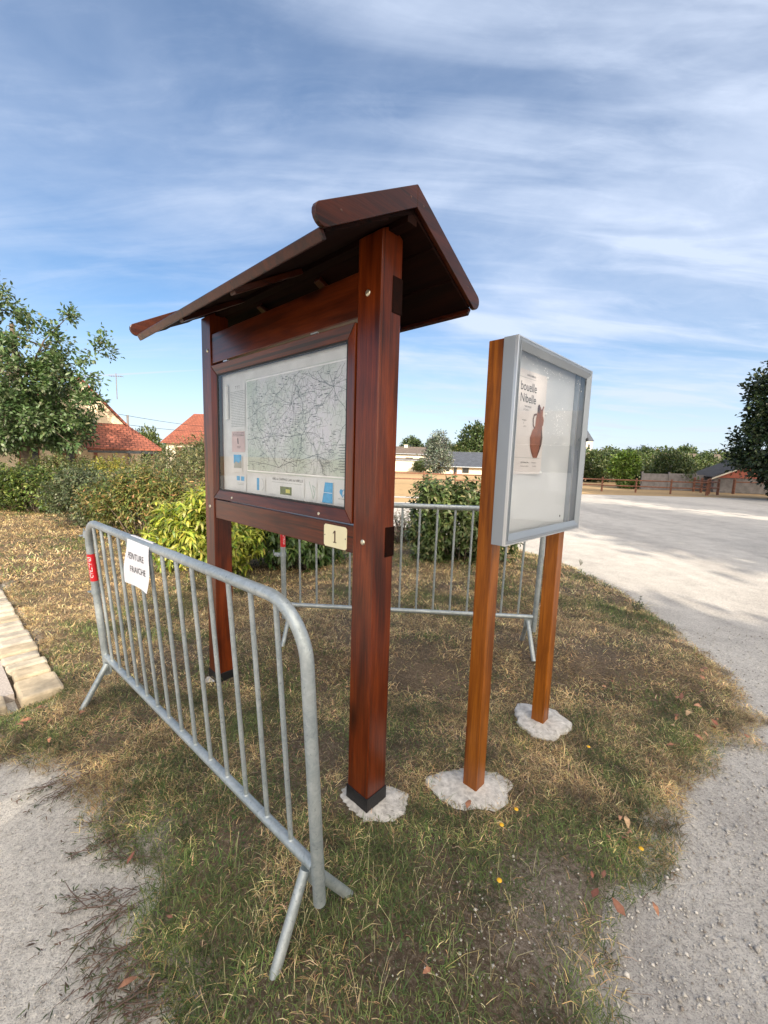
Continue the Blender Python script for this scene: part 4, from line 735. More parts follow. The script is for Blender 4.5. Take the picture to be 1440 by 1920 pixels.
# ------------------------------------------------------------------ crowd barriers
BL, BZ, BH, HB = 1.875, .264, .151, 1.08
def make_barrier(tilt, bfa, legz0):
    root = empty('crowd_barrier'); r = .0185; R = .155; pts = [(0, 0, BH)]
    for k in range(0, 13): a = PI/2*k/12; pts.append((R-R*math.cos(a), 0, HB-r-R+R*math.sin(a)))
    for k in range(0, 13): a = PI/2*k/12; pts.append((BL-R+R*math.sin(a), 0, HB-r-R+R*math.cos(a)))
    pts.append((BL, 0, BH))
    fr = MB().tube(pts, r, 20).shear(tilt).build('frame_tube', MAT['galv'], root, True)
    MB().tube([(.017, 0, BZ), (BL-.017, 0, BZ)], .0165, 18).shear(tilt).build('lower_rail', MAT['galv'], root, True)
    for i in range(1, 15):
        x = BL*i/15; zt = HB-2*r+.004
        if x < R: zt = HB-r-R+math.sqrt(max(0, R*R-(R-x)**2))-r
        if x > BL-R: zt = HB-r-R+math.sqrt(max(0, R*R-(x-BL+R)**2))-r
        bb = MB().tube([(x, 0, BZ+.012), (x, 0, zt)], .0078, 12); bb.dome((x, 0, BZ+.015), .0115, (0, 0, 1), .4, 10, 3); bb.shear(tilt).build('bar', MAT['galv'], root, True)
    for sx, x in ((1, .03), (-1, BL-.03)):
        MB().box(min(x+sx*.045, x-sx*.012), max(x+sx*.045, x-sx*.012), -.0035, .0035, BZ-.075, BZ-.012).shear(tilt).build('leg_plate', MAT['galv'], root, bevel=.001)
        for sy in (1, -1): MB().tube([(x+sx*.02, sy*.006+tilt*BZ, BZ-.028), (x, sy*bfa, legz0)], .0155, 16).build('leg', MAT['galv'], root, True)
    for z, up_ in ((.985, 0), (.66, 1)):
        hk = MB(); y = tilt*z; hk.tube([(BL, y, z-.016), (BL, y, z+.016)], .0225, 16); hk.box(BL+.018, BL+.075, y-.003, y+.003, z-.011, z+.011)
        hk.box(BL+.069, BL+.075, y-.003, y+.003, z-.011, z+(.03 if up_ else .024)); hk.box(BL+.02, BL+.05, y+.004, y+.03, z-.011, z-.007); hk.build('hook', MAT['galv'], root, True)
    st = MB().tube([(BL, 0, .72), (BL, 0, .875)], .0192, 24, False).shear(tilt).build('sticker', MAT['red_sticker'], root, True)
    rr = .0196; a0 = 2.35
    def wrap(u, v): an = v/rr+a0; return (BL+rr*math.cos(an), rr*math.sin(an)+tilt*(.80-u), .80-u)
    text_on('lettering', MAT['white_ink'], st, [('ALTRAD', .022, .016, 0, 'CENTER', 1.05, .0006), ('(P)', .022, -.048, 0, 'CENTER', 1, .0005)], wrap)
    return root
nb = make_barrier(.0686, .1585, -.01); nb.location = (-.1468, 1.0477, .055); nb.rotation_euler = (0, 0, 2.4416); tag(nb, 'galvanised steel crowd barrier in the foreground carrying a white paper sign', 'barrier', 'crowd barriers around the kiosk')
fb = copy_tree(nb); fb.location = (1.1378, 2.9135, .115); fb.rotation_euler = (0, 0, 3.0839); fb.scale = (1.003, 1, 1); tag(fb, 'galvanised steel crowd barrier standing behind the kiosk and display case', 'barrier', 'crowd barriers around the kiosk')
# paper sign
psg = empty('paper_sign', nb.location, 2.4416, 'white paper sign with wet paint warning taped over the front barrier rail', 'sign')
px0, px1 = .945, 1.185
def paper_pt(u, t):     # u 0..1 across (left in view = high x), t: arc length downward from back edge over the tube
    r = .0202; zc_ = HB-.0185; yc = .0686*zc_; back = .03; arc = PI*r*.62; x = px1+(px0-px1)*u
    if t < back: y = yc-r; z = zc_-(back-t)
    elif t < back+arc: a = PI-(t-back)/r; y = yc+r*math.cos(a); z = zc_+r*math.sin(a)
    else:
        q = t-back-arc; y = yc+r*.94+q*.10+.010*math.sin(q*16+u*3.0)*min(1, q*8); z = zc_+r*.36-q*.985; x += -.05*q*(1-u)+.006*math.sin(q*22)*(u-.5)
        z -= .016*math.sin(u*PI)*0+.02*(u > 2)
    return (x, y, z)
b = MB(); nu, ntt = 14, 36; LT = .262; vs = [paper_pt(i/nu, LT*j/ntt) for j in range(ntt+1) for i in range(nu+1)]
b.add(vs, [(j*(nu+1)+i, j*(nu+1)+i+1, (j+1)*(nu+1)+i+1, (j+1)*(nu+1)+i) for j in range(ntt) for i in range(nu)]); b.build('paper_sheet', MAT['paper'], psg, smooth=True)
def pfn(u, v): x, y, z = paper_pt(.5+u/.2, v); return (x, y+.0012, z)
mbt = MB()
for body, sz, u, t in (('PEINTURE', .030, -.005, .135), ('FRAICHE', .030, .01, .19)):
    vs, fs = text2d(body, sz, 'CENTER'); mbt.add([pfn(u+a*1.0, t-c*1.25) for a, c in vs], fs)
me = bpy.data.meshes.new('lettering'); me.from_pydata(mbt.v, [], mbt.f); me.materials.append(MAT['ink']); o = bpy.data.objects.new('lettering', me); C.objects.link(o); o.parent = psg
# ------------------------------------------------------------------ plants
GREEN = [(.035, .065, .018), (.06, .10, .028), (.10, .145, .045)]
def crown_points(lobes, nclump, per, sig, shell=0.45):
    vol = np.array([l[3]*l[4]*l[5] for l in lobes]); ch = rng.choice(len(lobes), nclump, p=vol/vol.sum()); L = np.array(lobes)[ch]
    u = rand_dir(nclump); rad = rng.uniform(shell, 1.0, nclump)**0.6; cc = L[:, :3]+u*L[:, 3:6]*rad[:, None]
    P = np.repeat(cc, per, 0); off = rng.normal(size=P.shape)*sig; return cc, u, P+off, np.repeat(u, per, 0), off
def woody(name, lobes, mat, parent, base=(0, 0, 0), r0=.1, tips=None, trunk_top=None, nl=12, seg=8):
    b = MB(); base = Vector(base); top = Vector(trunk_top) if trunk_top is not None else Vector((0, 0, 1)); m = [base+(top-base)*f+Vector((random.gauss(0, r0*.25), random.gauss(0, r0*.25), 0))*(0 if f in (0,) else 1) for f in (0, .3, .6, 1)]
    b.tube([base-Vector((0, 0, .15)), base+Vector((0, 0, .05))]+m[1:], [r0*1.35, r0*1.1, r0*.9, r0*.72, r0*.4], seg)
    if tips is not None:
        for i in range(min(nl, len(tips))):
            t = Vector(tips[i]); s = base+(top-base)*random.uniform(.35, .95); md = s+(t-s)*.5+Vector((0, 0, (t-s).length*.12)); b.tube([s, md, t], [r0*.26, r0*.14, r0*.04], 6)
    return b.build(name, mat, parent, True)
def tree(label, cat, loc, lobes, nclump, per, sig, L, W, cols, wts, r0=.12, trunk_top=None, name='tree', group=None, droop=0.0, nl=14, parts=True, scale=1, trunk='trunk', crown='crown', barkmat=None, up=0.3):
    root = empty(name, loc, 0, label, cat, group); root.scale = (scale,)*3
    cc, cu_, P, u, off = crown_points(lobes, nclump, per, sig); k = len(P)
    cf = np.repeat(np.clip(rng.normal(1, .22, nclump), .5, 1.6), per)[:, None]      # each twig cluster has a leaf tone of its own
    d = unit(u*.6+unit(off+1e-6)*.7+rng.normal(0, .5, (k, 3))+np.array([0, 0, up-droop])); nrm = unit(rng.normal(0, .55, (k, 3))+np.array([0, 0, 1.])+u*.5)
    col = np.clip(pick_cols(k, cols, wts, .16)*cf, .004, .8)
    leaves_obj(crown, P, d, nrm, L*rng.uniform(.7, 1.3, k), W*rng.uniform(.7, 1.3, k), col, MAT['leaf'], root)
    zmax = max(l[2] for l in lobes); woody(trunk, lobes, barkmat or MAT['bark'], root, (0, 0, 0), r0, cc[np.argsort(rng.random(len(cc)))], trunk_top or (lobes[0][0], lobes[0][1], zmax), nl)
    return root
# bushes around the lawn: leaves gathered on upright or arching shoots
def bush(label, loc, lobes, nshoot, per, L, W, cols, wts, droop=.5, cat='bush', name='bush', group=None, shoot=.30, arch=.45):
    root = empty(name, loc, 0, label, cat, group)
    vol = np.array([l[3]*l[4]*l[5] for l in lobes])**.67; ch = rng.choice(len(lobes), nshoot, p=vol/vol.sum()); Lb = np.array(lobes)[ch]; u = rand_dir(nshoot); u[:, 2] = np.abs(u[:, 2])*rng.choice([1, 1, 1, -0.6], nshoot); u = unit(u)
    tip = Lb[:, :3]+u*Lb[:, 3:6]*rng.uniform(.55, 1.06, nshoot)[:, None]**.8; sd = unit(u*.8+np.array([0, 0, .8])+rng.normal(0, .3, (nshoot, 3)))
    t = rng.uniform(0, 1, (nshoot, per)); P = tip[:, None]-sd[:, None]*(shoot*(1-t))[..., None]; P = P.reshape(-1, 3)+rng.normal(0, .008, (nshoot*per, 3)); tt = t.ravel(); k = len(P)
    an = rng.uniform(0, 6.28, k); S = np.repeat(sd, per, 0); r = rand_dir(k); side = unit(np.cross(S, r)); d = unit(side*(1.0-.5*tt)[:, None]+S*(.35+.5*tt)[:, None]+np.array([0, 0, -1])*droop*(1-.3*tt)[:, None]+rng.normal(0, .18, (k, 3)))
    nrm = unit(S+np.array([0, 0, .7])+rng.normal(0, .3, (k, 3))); cf = np.repeat(np.clip(rng.normal(1, .16, nshoot), .6, 1.5), per)[:, None]; col = np.clip(pick_cols(k, cols, wts, .14)*cf, .004, .85)
    P[:, 2] = np.maximum(P[:, 2], .05); leaves_obj('foliage', P, d, nrm, L*rng.uniform(.65, 1.25, k), W*rng.uniform(.7, 1.2, k), col, MAT['leaf'], root, arch=arch)
    b = MB()
    for i in range(min(46, nshoot)):
        e = Vector(tip[i])-Vector(sd[i])*shoot*.6; s = Vector((e.x*.35+random.gauss(0, .04), e.y*.35+random.gauss(0, .04), -.03)); b.tube([s, s+(e-s)*.55+Vector((0, 0, .07)), e], [.011, .007, .003], 5)
    b.build('stems', MAT['bark'], root, True); return root
YG = [(.27, .32, .04), (.40, .42, .07), (.13, .20, .03), (.46, .44, .13)]
bush('bright yellow green bush with drooping leaves just behind the left kiosk post', (-2.18, 5.05, 0), [(0, 0, .62, .62, .55, .58), (-.35, .05, .5, .5, .45, .48), (.25, -.1, .5, .5, .45, .42), (.1, .1, .95, .35, .35, .25)], 620, 17, .10, .032, YG, [4, 4, 3, 1], .75, group='shrubs around the lawn')
bush('deep green glossy bush seen under the kiosk panel between its posts', (-1.12, 5.35, 0), [(0, 0, .5, .6, .5, .5), (-.35, .1, .55, .5, .5, .5), (.3, .05, .42, .4, .4, .4), (-.1, .1, .85, .4, .4, .25)], 560, 16, .10, .036, [(.045, .085, .022), (.08, .135, .035), (.16, .21, .06)], [4, 4, 1.5], .8, group='shrubs around the lawn')
DG = [(.06, .095, .028), (.10, .14, .045), (.17, .21, .08), (.26, .25, .12)]
bush('dense green laurel like bush behind the rear barrier and display case', (1.12, 5.85, .02), [(0, 0, .58, .84, .62, .62), (-.35, 0, 1.0, .42, .4, .38), (.45, -.05, .55, .45, .45, .48), (.15, .05, .98, .45, .4, .30), (-.45, -.15, .4, .35, .35, .35)], 1000, 17, .085, .036, DG, [4, 4, 2, .8], .55, group='shrubs around the lawn')
bush('small twiggy pinkish grey shrub left of the laurel like bush', (.40, 7.2, .02), [(0, 0, .35, .45, .4, .40)], 170, 14, .045, .016, [(.14, .14, .09), (.30, .20, .16), (.09, .10, .05)], [3, 2, 2], .1, group='shrubs around the lawn')
bush('orange tinged olive bush left of the yellow green one', (-3.95, 6.7, 0), [(0, 0, .62, .85, .6, .6), (-.7, .25, .6, .6, .5, .6), (.6, .1, .6, .6, .5, .55), (0, .1, 1.05, .5, .4, .3)], 900, 15, .075, .024, [(.17, .19, .05), (.28, .22, .08), (.38, .22, .10), (.09, .13, .035)], [4, 2.2, .8, 4], .35, group='shrubs around the lawn')
bush('dark grey green rounded bush at the lawn edge left of the orange tinged one', (-5.75, 7.9, 0), [(0, 0, .6, .9, .6, .62), (-.4, .3, .85, .6, .5, .4), (.5, .3, .8, .6, .5, .4)], 950, 15, .065, .026, [(.085, .11, .05), (.14, .17, .09), (.05, .07, .03), (.25, .24, .13)], [4, 4, 2, 1], .2, group='shrubs around the lawn')
bush('dark green hedge plant at the far left edge of the lawn', (-8.0, 9.6, 0), [(0, 0, .55, 1.1, .6, .6), (-.9, .1, .6, .8, .6, .6), (.8, .2, .55, .7, .5, .55)], 900, 15, .08, .034, [(.05, .08, .02), (.10, .15, .03), (.20, .24, .06), (.10, .07, .04)], [4, 3, 1.5, .6], .3, group='shrubs around the lawn')
bush('dark green hedge plant beyond the left one, touching the frame edge', (-10.4, 10.4, 0), [(0, 0, .55, 1.2, .6, .65)], 700, 15, .09, .036, [(.05, .08, .02), (.10, .15, .03), (.20, .24, .06)], [4, 3, 1.2], .3, group='shrubs around the lawn')
bush('yellowish low shrub rising behind the dark hedge plants', (-6.9, 10.4, 0), [(0, 0, .8, .75, .5, .65)], 300, 15, .07, .024, [(.33, .30, .05), (.2, .22, .05)], [3, 2], .3, group='shrubs around the lawn')
bush('tall feathery olive shrub behind the orange tinged bush', (-4.35, 9.2, 0), [(0, 0, .9, 1.0, .7, .85), (.9, .1, 1.2, .8, .6, .9), (-.9, 0, .75, .8, .6, .7)], 1200, 16, .07, .017, [(.15, .17, .07), (.24, .22, .10), (.09, .11, .04), (.30, .26, .15)], [4, 3, 2, 1], .1, group='shrubs around the lawn')
bush('broad muted green shrub further back near the red roofed house', (-5.6, 13.0, 0), [(0, 0, 1.1, 1.6, .9, 1.1), (1.4, .2, 1.3, 1.2, .8, 1.1), (-1.6, .1, .8, 1.1, .8, .8)], 1000, 15, .10, .035, [(.13, .16, .06), (.20, .20, .08), (.07, .09, .035), (.26, .19, .12)], [4, 3, 2, 1], .2, group='shrubs around the lawn')
bush('brownish green low shrub filling the gap under the leafy tree', (-10.5, 13.2, 0), [(0, 0, .7, 1.6, .8, .75), (1.8, -.3, .7, 1.3, .7, .7)], 800, 15, .10, .035, [(.10, .13, .04), (.18, .18, .07), (.06, .08, .03)], [4, 2, 2], .2, group='shrubs around the lawn')
# small weeds at the edge of the lot
wd = None
for x, y, s_, lb in ((2.62, 4.02, 1.0, 'small upright weed with two spikes at the lot edge, beside bare gravel'), (2.74, 4.85, .55, 'tiny weed sprig at the lot edge, second from the nearest'), (2.98, 6.0, .6, 'tiny weed sprig at the lot edge, furthest of three'), (2.75, 5.15, .5, 'tiny grey weed tuft just before the furthest sprig')):
    if wd is None:
        wd = empty('weed'); b = MB(); ps = []
        for a, h in ((.3, .13), (2.2, .17), (4.0, .10), (5.2, .14)): b.tube([(0, 0, 0), (math.cos(a)*.02, math.sin(a)*.02, h*.5), (math.cos(a)*.045, math.sin(a)*.045, h)], [.0022, .0018, .001], 5); ps += [(math.cos(a)*.045*f, math.sin(a)*.045*f, h*f) for f in np.linspace(.25, 1, 11)]
        b.build('stem', MAT['bark'], wd); ps = np.repeat(np.array(ps), 4, 0); k = len(ps); leaves_obj('leaves', ps, rand_dir(k)+[0, 0, .5], rand_dir(k)+[0, 0, 1], np.full(k, .020), np.full(k, .008), pick_cols(k, [(.09, .12, .06), (.13, .13, .09)], [2, 1]), MAT['leaf'], wd); o = wd
    else: o = copy_tree(wd)
    o.location = (x, y, .01); o.scale = (s_,)*3; o.rotation_euler = (0, 0, x*9); tag(o, lb, 'weed', 'weeds at the lot edge')
# ------------------------------------------------------------------ the leafy tree at the left and the dark one at the right
OAK = [(.035, .065, .022), (.055, .095, .032), (.10, .145, .055), (.16, .20, .10)]
tree('tall green oak like tree with uneven boughs in front of the cream gabled house', 'tree', (-13.3, 15.2, 0), [(-.4, 0, 2.5, 2.6, 2.0, 1.1), (1.7, 0, 2.1, 1.0, 1.1, .6), (-.6, 0, 3.9, 2.3, 1.8, 1.0), (1.9, 0, 4.2, 1.1, 1.0, .65), (2.9, 0, 5.0, .65, .6, .38), (3.35, 0, 5.45, .35, .3, .2), (.7, 0, 5.2, 1.1, 1.0, .75), (-.2, 0, 6.6, .55, .6, .55), (.5, 0, 6.2, .5, .5, .4), (1.75, .1, 6.0, .3, .35, .3), (1.85, 0, 6.5, .2, .22, .3), (-1.6, 0, 5.9, .9, .9, .7), (-2.4, .2, 4.9, 1.3, 1.2, .9), (2.3, 0, 3.2, .9, .8, .35), (-2.2, .1, 2.2, 1.7, 1.3, .8), (-.9, 0, 7.1, .35, .35, .4)], 430, 72, .125, .16, .075, [(.05, .09, .03), (.075, .125, .045), (.12, .175, .07), (.19, .23, .13)], [4, 4, 3, 1], .17, (-.1, 0, 5.9), name='leafy_tree', nl=56, droop=.2)
tree('large dark poplar like tree cut by the right edge, beyond the parking lot', 'tree', (21.9, 21.8, 0), [(0, 0, 2.7, 2.9, 2.4, 2.3), (-.2, 0, 5.0, 2.3, 2.0, 2.1), (.7, 0, 7.6, 2.0, 1.6, 1.8), (1.6, 0, 9.6, 1.6, 1.4, 1.6)], 620, 72, .20, .17, .12, [(.018, .034, .014), (.03, .05, .02), (.055, .08, .03)], [4, 4, 1.3], .22, (0.6, 0, 8.8), name='leafy_tree', nl=24, scale=1.1)
# trees on the camera's side of the lot whose shade falls over the scene
sh0 = tree('broad shade tree standing behind the viewer, nearest the kiosk', 'tree', (4.1, -8.4, 0), [(0, 0, 6.1, 2.5, 2.2, 1.9), (-1.0, .2, 5.4, 1.4, 1.3, 1.0), (1.6, 0, 5.4, 1.9, 1.6, 1.3), (.2, .3, 7.5, 1.6, 1.5, 1.1)], 320, 34, .27, .24, .15, OAK, [4, 4, 2, 1], .2, (0, 0, 7), name='shade_tree', group='shade trees behind the viewer', nl=16)
for i, (x, y, s_, lb) in enumerate([(6.0, -9.4, .98, 'second along the row'), (14.6, -8.0, 1.7, 'third along the row'), (26.2, -4.5, 2.2, 'tallest of the row'), (35.5, 1.5, 2.5, 'at the far end of the row')]):
    o = copy_tree(sh0); o.location = (x, y, 0); o.rotation_euler = (0, 0, 1.1*i+.6); o.scale = (s_, s_, s_); tag(o, 'broad shade tree standing behind the viewer, '+lb, 'tree')
# ------------------------------------------------------------------ fences
def fence(name, label, pts, h=.82, sp=1.85, rails=(.38, .74), pw=.055, mat='fence_wood'):
    root = empty(name, (pts[0][0], pts[0][1], 0), 0, label, 'fence')
    ox, oy = pts[0]
    for (x1, y1), (x2, y2) in zip(pts[:-1], pts[1:]):
        L = math.hypot(x2-x1, y2-y1); n = max(1, round(L/sp))
        for i in range(n+(1 if (x2, y2) == pts[-1] else 0)):
            f = i/n; x, y = x1+(x2-x1)*f-ox, y1+(y2-y1)*f-oy; b = MB().tube([(x, y, -.1), (x, y, h)], [pw, pw*.95], 10); b.dome((x, y, h), pw*.95, (0, 0, 1), .5, 10, 3); b.build('post', MAT[mat], root, True)
        for z in rails: MB().tube([(x1-ox, y1-oy-.05, z), (x2-ox, y2-oy-.05, z+random.uniform(-.01, .01))], .038, 8).build('rail', MAT[mat], root, True)
    return root
fence('wooden_fence', 'long low red brown post and rail fence along the far edge of the lot', [(-1.5, 26.6), (8.5, 26.0), (13.6, 25.6), (19.3, 24.5)], .86)
fence('wooden_fence', 'short dark post and rail fence turning back beside the hut', [(19.35, 24.5), (20.7, 25.4), (21.6, 28.6)], .95, 1.2, (.42, .78), .075)
fence('wooden_fence', 'dark thin rail barrier running under the big tree at the right', [(23.2, 27.2), (30, 27.0)], .95, 3.2, (.78,), .09)
pf2 = empty('panel_fence', (18.3, 29.2, 0), 0, 'weathered grey board fence panels behind the rail fence', 'fence')
for i in range(5): MB().box(i*1.9+.03, i*1.9+1.87, -.03, .03, 0, 1.15+.05*(i % 2)).build('panel', MAT['grey_panel'], pf2); MB().box(i*1.9-.05, i*1.9+.03, -.06, .06, 0, 1.28).build('post', MAT['grey_panel'], pf2)
# white low wall near the pale house
# ------------------------------------------------------------------ buildings
def wallbox(b, x0, x1, y0, y1, z0, z1): b.box(x0, x1, y0, y1, z0, z1)
def gable_house(name, label, loc, rz, w, d, he, hr, wallm, roofm, ov=.35, openings=(), cat='house', chim=None, hip=False, side_open=()):
    # ridge along local x (width w); front wall at y = 0 faces the camera side; depth d
    root = empty(name, loc, rz, label, cat)
    b = MB(); b.prism([(0, 0, 0), (0, d, 0), (0, d, he), (0, d/2, hr), (0, 0, he)] if not hip else [(0, 0, 0), (0, d, 0), (0, d, he), (0, 0, he)], (w, 0, 0)); b.build('wall', MAT[wallm], root)
    k = (hr-he)/(d/2); t = .09; r = MB(); e = he-ov*k
    if not hip:
        for s in (0, 1):
            ya, yb = (-ov, d/2) if s == 0 else (d+ov, d/2); r.prism([(-ov, ya, e+.02), (-ov, yb, hr+.02), (-ov, yb, hr+.02+t), (-ov, ya, e+.02+t)], (w+2*ov, 0, 0))
    else:
        hx = 1.35; A = [(-ov, -ov, e), (w+ov, -ov, e), (w+ov, d+ov, e), (-ov, d+ov, e)]; R1, R2 = (hx, d/2, hr), (w-hx, d/2, hr); r.add(A+[R1, R2], [(0, 1, 5, 4), (1, 2, 5), (2, 3, 4, 5), (3, 0, 4), (3, 2, 1, 0)])
    ro = r.build('roof', MAT[roofm], root, uv=True)
    if not hip:
        g_ = MB(); g_.tube([(-ov, -ov-.05, e+.03), (w+ov, -ov-.05, e+.03)], .06, 8); g_.build('gutter', MAT['alu'], ro)
        rd = MB(); rd.tube([(-ov, d/2, hr+.1), (w+ov, d/2, hr+.1)], .09, 8); rd.build('ridge', MAT[roofm], ro, True, uv=True)
    if chim: x, h = chim; MB().box(x, x+.6, d/2-.3, d/2+.3, hr-.6, hr+h).build('chimney', MAT[wallm], ro, bevel=.02)
    for (kind, x, z, ww, hh, m) in openings:
        f = MB().box(x-.05, x+ww+.05, -.05, .02, z-.05, z+hh+.05).build(kind, MAT['white_wall' if kind == 'window' else m], root, bevel=.01)
        MB().box(x, x+ww, -.058, -.03, z, z+hh).build('pane' if kind == 'window' else 'leaf', MAT['dark_glass' if kind == 'window' else m], f)
        if kind == 'window' and m == 'shutter':
            for xs_ in (x-.08-ww*.5, x+ww+.08): MB().box(xs_, xs_+ww*.5, -.06, -.02, z, z+hh).build('shutter', MAT['shutter'], f)
    return root
# cream house at the left: gable wall turned to the camera, tiled wing, lean-to porch
h1 = empty('gabled_house', (-12.2, 20.5, 0), .6, 'cream house with steep gable, red tiles and lean to porch behind the leafy tree', 'house')
MB().prism([(-5.4, 0, 0), (0, 0, 0), (0, 0, 2.1), (-2.3, 0, 4.75), (-5.4, 0, 1.2)], (0, 8, 0)).build('wall', MAT['cream_wall'], h1)
r = MB()
for p, q in (((-2.3, 4.77), (.28, 1.80)), ((-2.3, 4.77), (-5.8, .76))): r.prism([(p[0], -.22, p[1]), (q[0], -.22, q[1]), (q[0], -.22, q[1]+.13), (p[0], -.22, p[1]+.13)], (0, 8.5, 0))
r.build('roof', MAT['red_tile'], h1, uv=True)
MB().prism([(-13, .9, 0), (-13, 6.5, 0), (-13, 6.5, 2.4), (-13, 3.7, 4.3), (-13, .9, 2.4)], (9.2, 0, 0)).build('wing_wall', MAT['cream_wall'], h1)
r = MB(); r.prism([(-13.4, .5, 2.15), (-13.4, 3.7, 4.35), (-13.4, 3.7, 4.46), (-13.4, .5, 2.26)], (9.6, 0, 0)); r.prism([(-13.4, 6.9, 2.15), (-13.4, 3.7, 4.35), (-13.4, 3.7, 4.46), (-13.4, 6.9, 2.26)], (9.6, 0, 0)); r.build('wing_roof', MAT['red_tile'], h1, uv=True)
r = MB(); r.prism([(-2.6, -.02, 2.75), (-.55, -.02, 2.75), (.75, -1.9, 1.62), (-2.2, -2.1, 1.55)], (0, 0, .1)); po = r.build('porch_roof', MAT['red_tile'], h1, uv=True)
for x, y in ((-1.9, -1.9), (.3, -1.7)): MB().box(x, x+.14, y, y+.14, 0, 1.6).build('porch_post', MAT['shutter'], h1)
MB().box(-2.1, .55, -1.98, -1.88, 1.46, 1.58).build('gutter', MAT['dark_glass'], po)
for x, ww, m in ((-9.6, .9, 'shutter'), (-7.6, .8, 'shutter'), (-4.6, .7, 'shutter'), (-3.4, .8, 'shutter')):
    y0 = .9 if x < -5.4 else 0
    f = MB().box(x, x+ww, y0-.05, y0+.02, .0, 1.9).build('door', MAT[m], h1, bevel=.01); MB().box(x+ww*.55, x+ww*.95, y0-.06, y0-.045, .2, 1.7).build('pane', MAT['dark_glass'], f)
MB().tube([(-.5, -.1, 0), (-.5, -.1, 3.3)], .05, 8).build('downpipe', MAT['grey_panel'], h1, True)
an = empty('aerial', (-13.9, 21.5, 4.2), 0, 'thin television aerial mast above the cream gable', 'aerial'); MB().tube([(0, 0, 0), (0, 0, 1.3)], .02, 6).build('mast', MAT['grey_panel'], an)
b = MB(); b.tube([(-.35, 0, 1.15), (.35, 0, 1.15)], .012, 5)
for i in range(6): b.tube([(-.3+.12*i, -.14, 1.15), (-.3+.12*i, .14, 1.15)], .008, 5)
b.build('antenna', MAT['grey_panel'], an)
gable_house('hip_roofed_house', 'low house with a plain red hipped roof beyond the shrubs left of the kiosk', (-18.7, 35, 0), 0, 11, 4.9, 2.75, 5.15, 'white_wall', 'red_tile', openings=(('window', 1.5, 1.0, 1.1, 1.1, 'shutter'), ('window', 5, 1.0, 1.1, 1.1, 'shutter')), hip=True)
gable_house('pale_house', 'long pale house with a weathered brown roof far behind the field', (-6.0, 66, 0), .03, 13.5, 8, 2.7, 3.75, 'white_wall', 'brown_tile', openings=(('window', 9.2, .9, 1.2, 1.2, 'dark_glass'), ('window', 11.4, .9, 1.2, 1.2, 'dark_glass')), chim=(9.2, .5))
gable_house('flat_annex', 'pale cream annex with a long low wall in front of the brown roofed house', (-1.0, 60, 0), 0, 7.0, 4, 1.6, 1.75, 'white_wall', 'brown_tile', ov=.1, cat='annex')
gable_house('slate_roofed_hall', 'white hall with a wide blue grey slate roof beyond the field', (7.1, 55, 0), 0, 15, 7, 1.15, 2.85, 'white_wall', 'slate', ov=.5, openings=(('window', 1.0, .3, .5, .6, 'dark_glass'), ('door', 2.1, .0, .35, .85, 'dark_glass'), ('window', 3.2, .15, .9, .75, 'dark_glass')), cat='hall')
gable_house('garden_hut', 'dark roofed hut with a faded red gable beside the rail fence', (0, 0, 0), 0, 3.2, 4.4, 1.08, 2.1, 'grey_panel', 'dark_tile', ov=.25, cat='hut')
hut = [o for o in C.objects if o.name.startswith('garden_hut')][0]; hut.location = (27.0, 27.3, 0); hut.rotation_euler = (0, 0, math.radians(77))
MB().prism([(-.02, -.12, 1.02), (-.02, 4.52, 1.02), (-.02, 2.2, 2.06)], (-.06, 0, 0)).build('gable', flat('faded_red_gable', (.42, .13, .09), .8, nscale=3), hut)
b = MB()
for s in (-1, 1): b.prism([(-.28, 2.2, 2.16), (-.28, 2.2+s*2.5, .98), (-.28, 2.2+s*2.5, .88), (-.28, 2.2, 2.06)], (-.04, 0, 0))
b.build('gable_board', MAT['white_wall'], hut)
gable_house('yellow_house', 'small pale yellow house half hidden in the greenery at the right', (42.2, 60, 0), -.2, 6.5, 5, 2.3, 3.7, 'cream_wall', 'brown_tile', ov=.3, openings=(('window', 3.0, 1.0, .9, 1.0, 'dark_glass'),))
gable_house('distant_house', 'distant pale house with dark roof showing over the trees at the right', (34.5, 61, 0), .1, 5, 5, 2.2, 3.4, 'white_wall', 'dark_tile', ov=.3)
ch = empty('church_tower', (43.3, 90, 0), .35, 'white church tower with a grey pyramid roof peeping beside the display case', 'church'); MB().box(-1.0, 1.0, -1.0, 1.0, 0, 7.0).build('wall', MAT['white_wall'], ch)
b = MB(); b.add([(-1.2, -1.2, 7), (1.2, -1.2, 7), (1.2, 1.2, 7), (-1.2, 1.2, 7), (0, 0, 9.6)], [(0, 1, 4), (1, 2, 4), (2, 3, 4), (3, 0, 4), (3, 2, 1, 0)]); b.build('roof', MAT['slate'], ch, uv=True); MB().box(-.25, .25, -1.05, -.98, 5.4, 6.3).build('belfry_opening', MAT['dark_glass'], ch)
# overhead wires
for z0, z1, lb in ((3.5, 3.15, 'upper thin black wire crossing between the two red roofs'), (3.0, 2.95, 'lower thin black wire crossing between the two red roofs')):
    pts = [(-14.2+(4.0*i/10), 22+1.3*i, z0+(z1-z0)*i/10+.9*i/10-.35*math.sin(PI*i/10)) for i in range(11)]
    tag(MB().tube(pts, .012, 5).build('overhead_wire', MAT['dark_glass'], None, True), lb, 'wire', 'overhead wires')
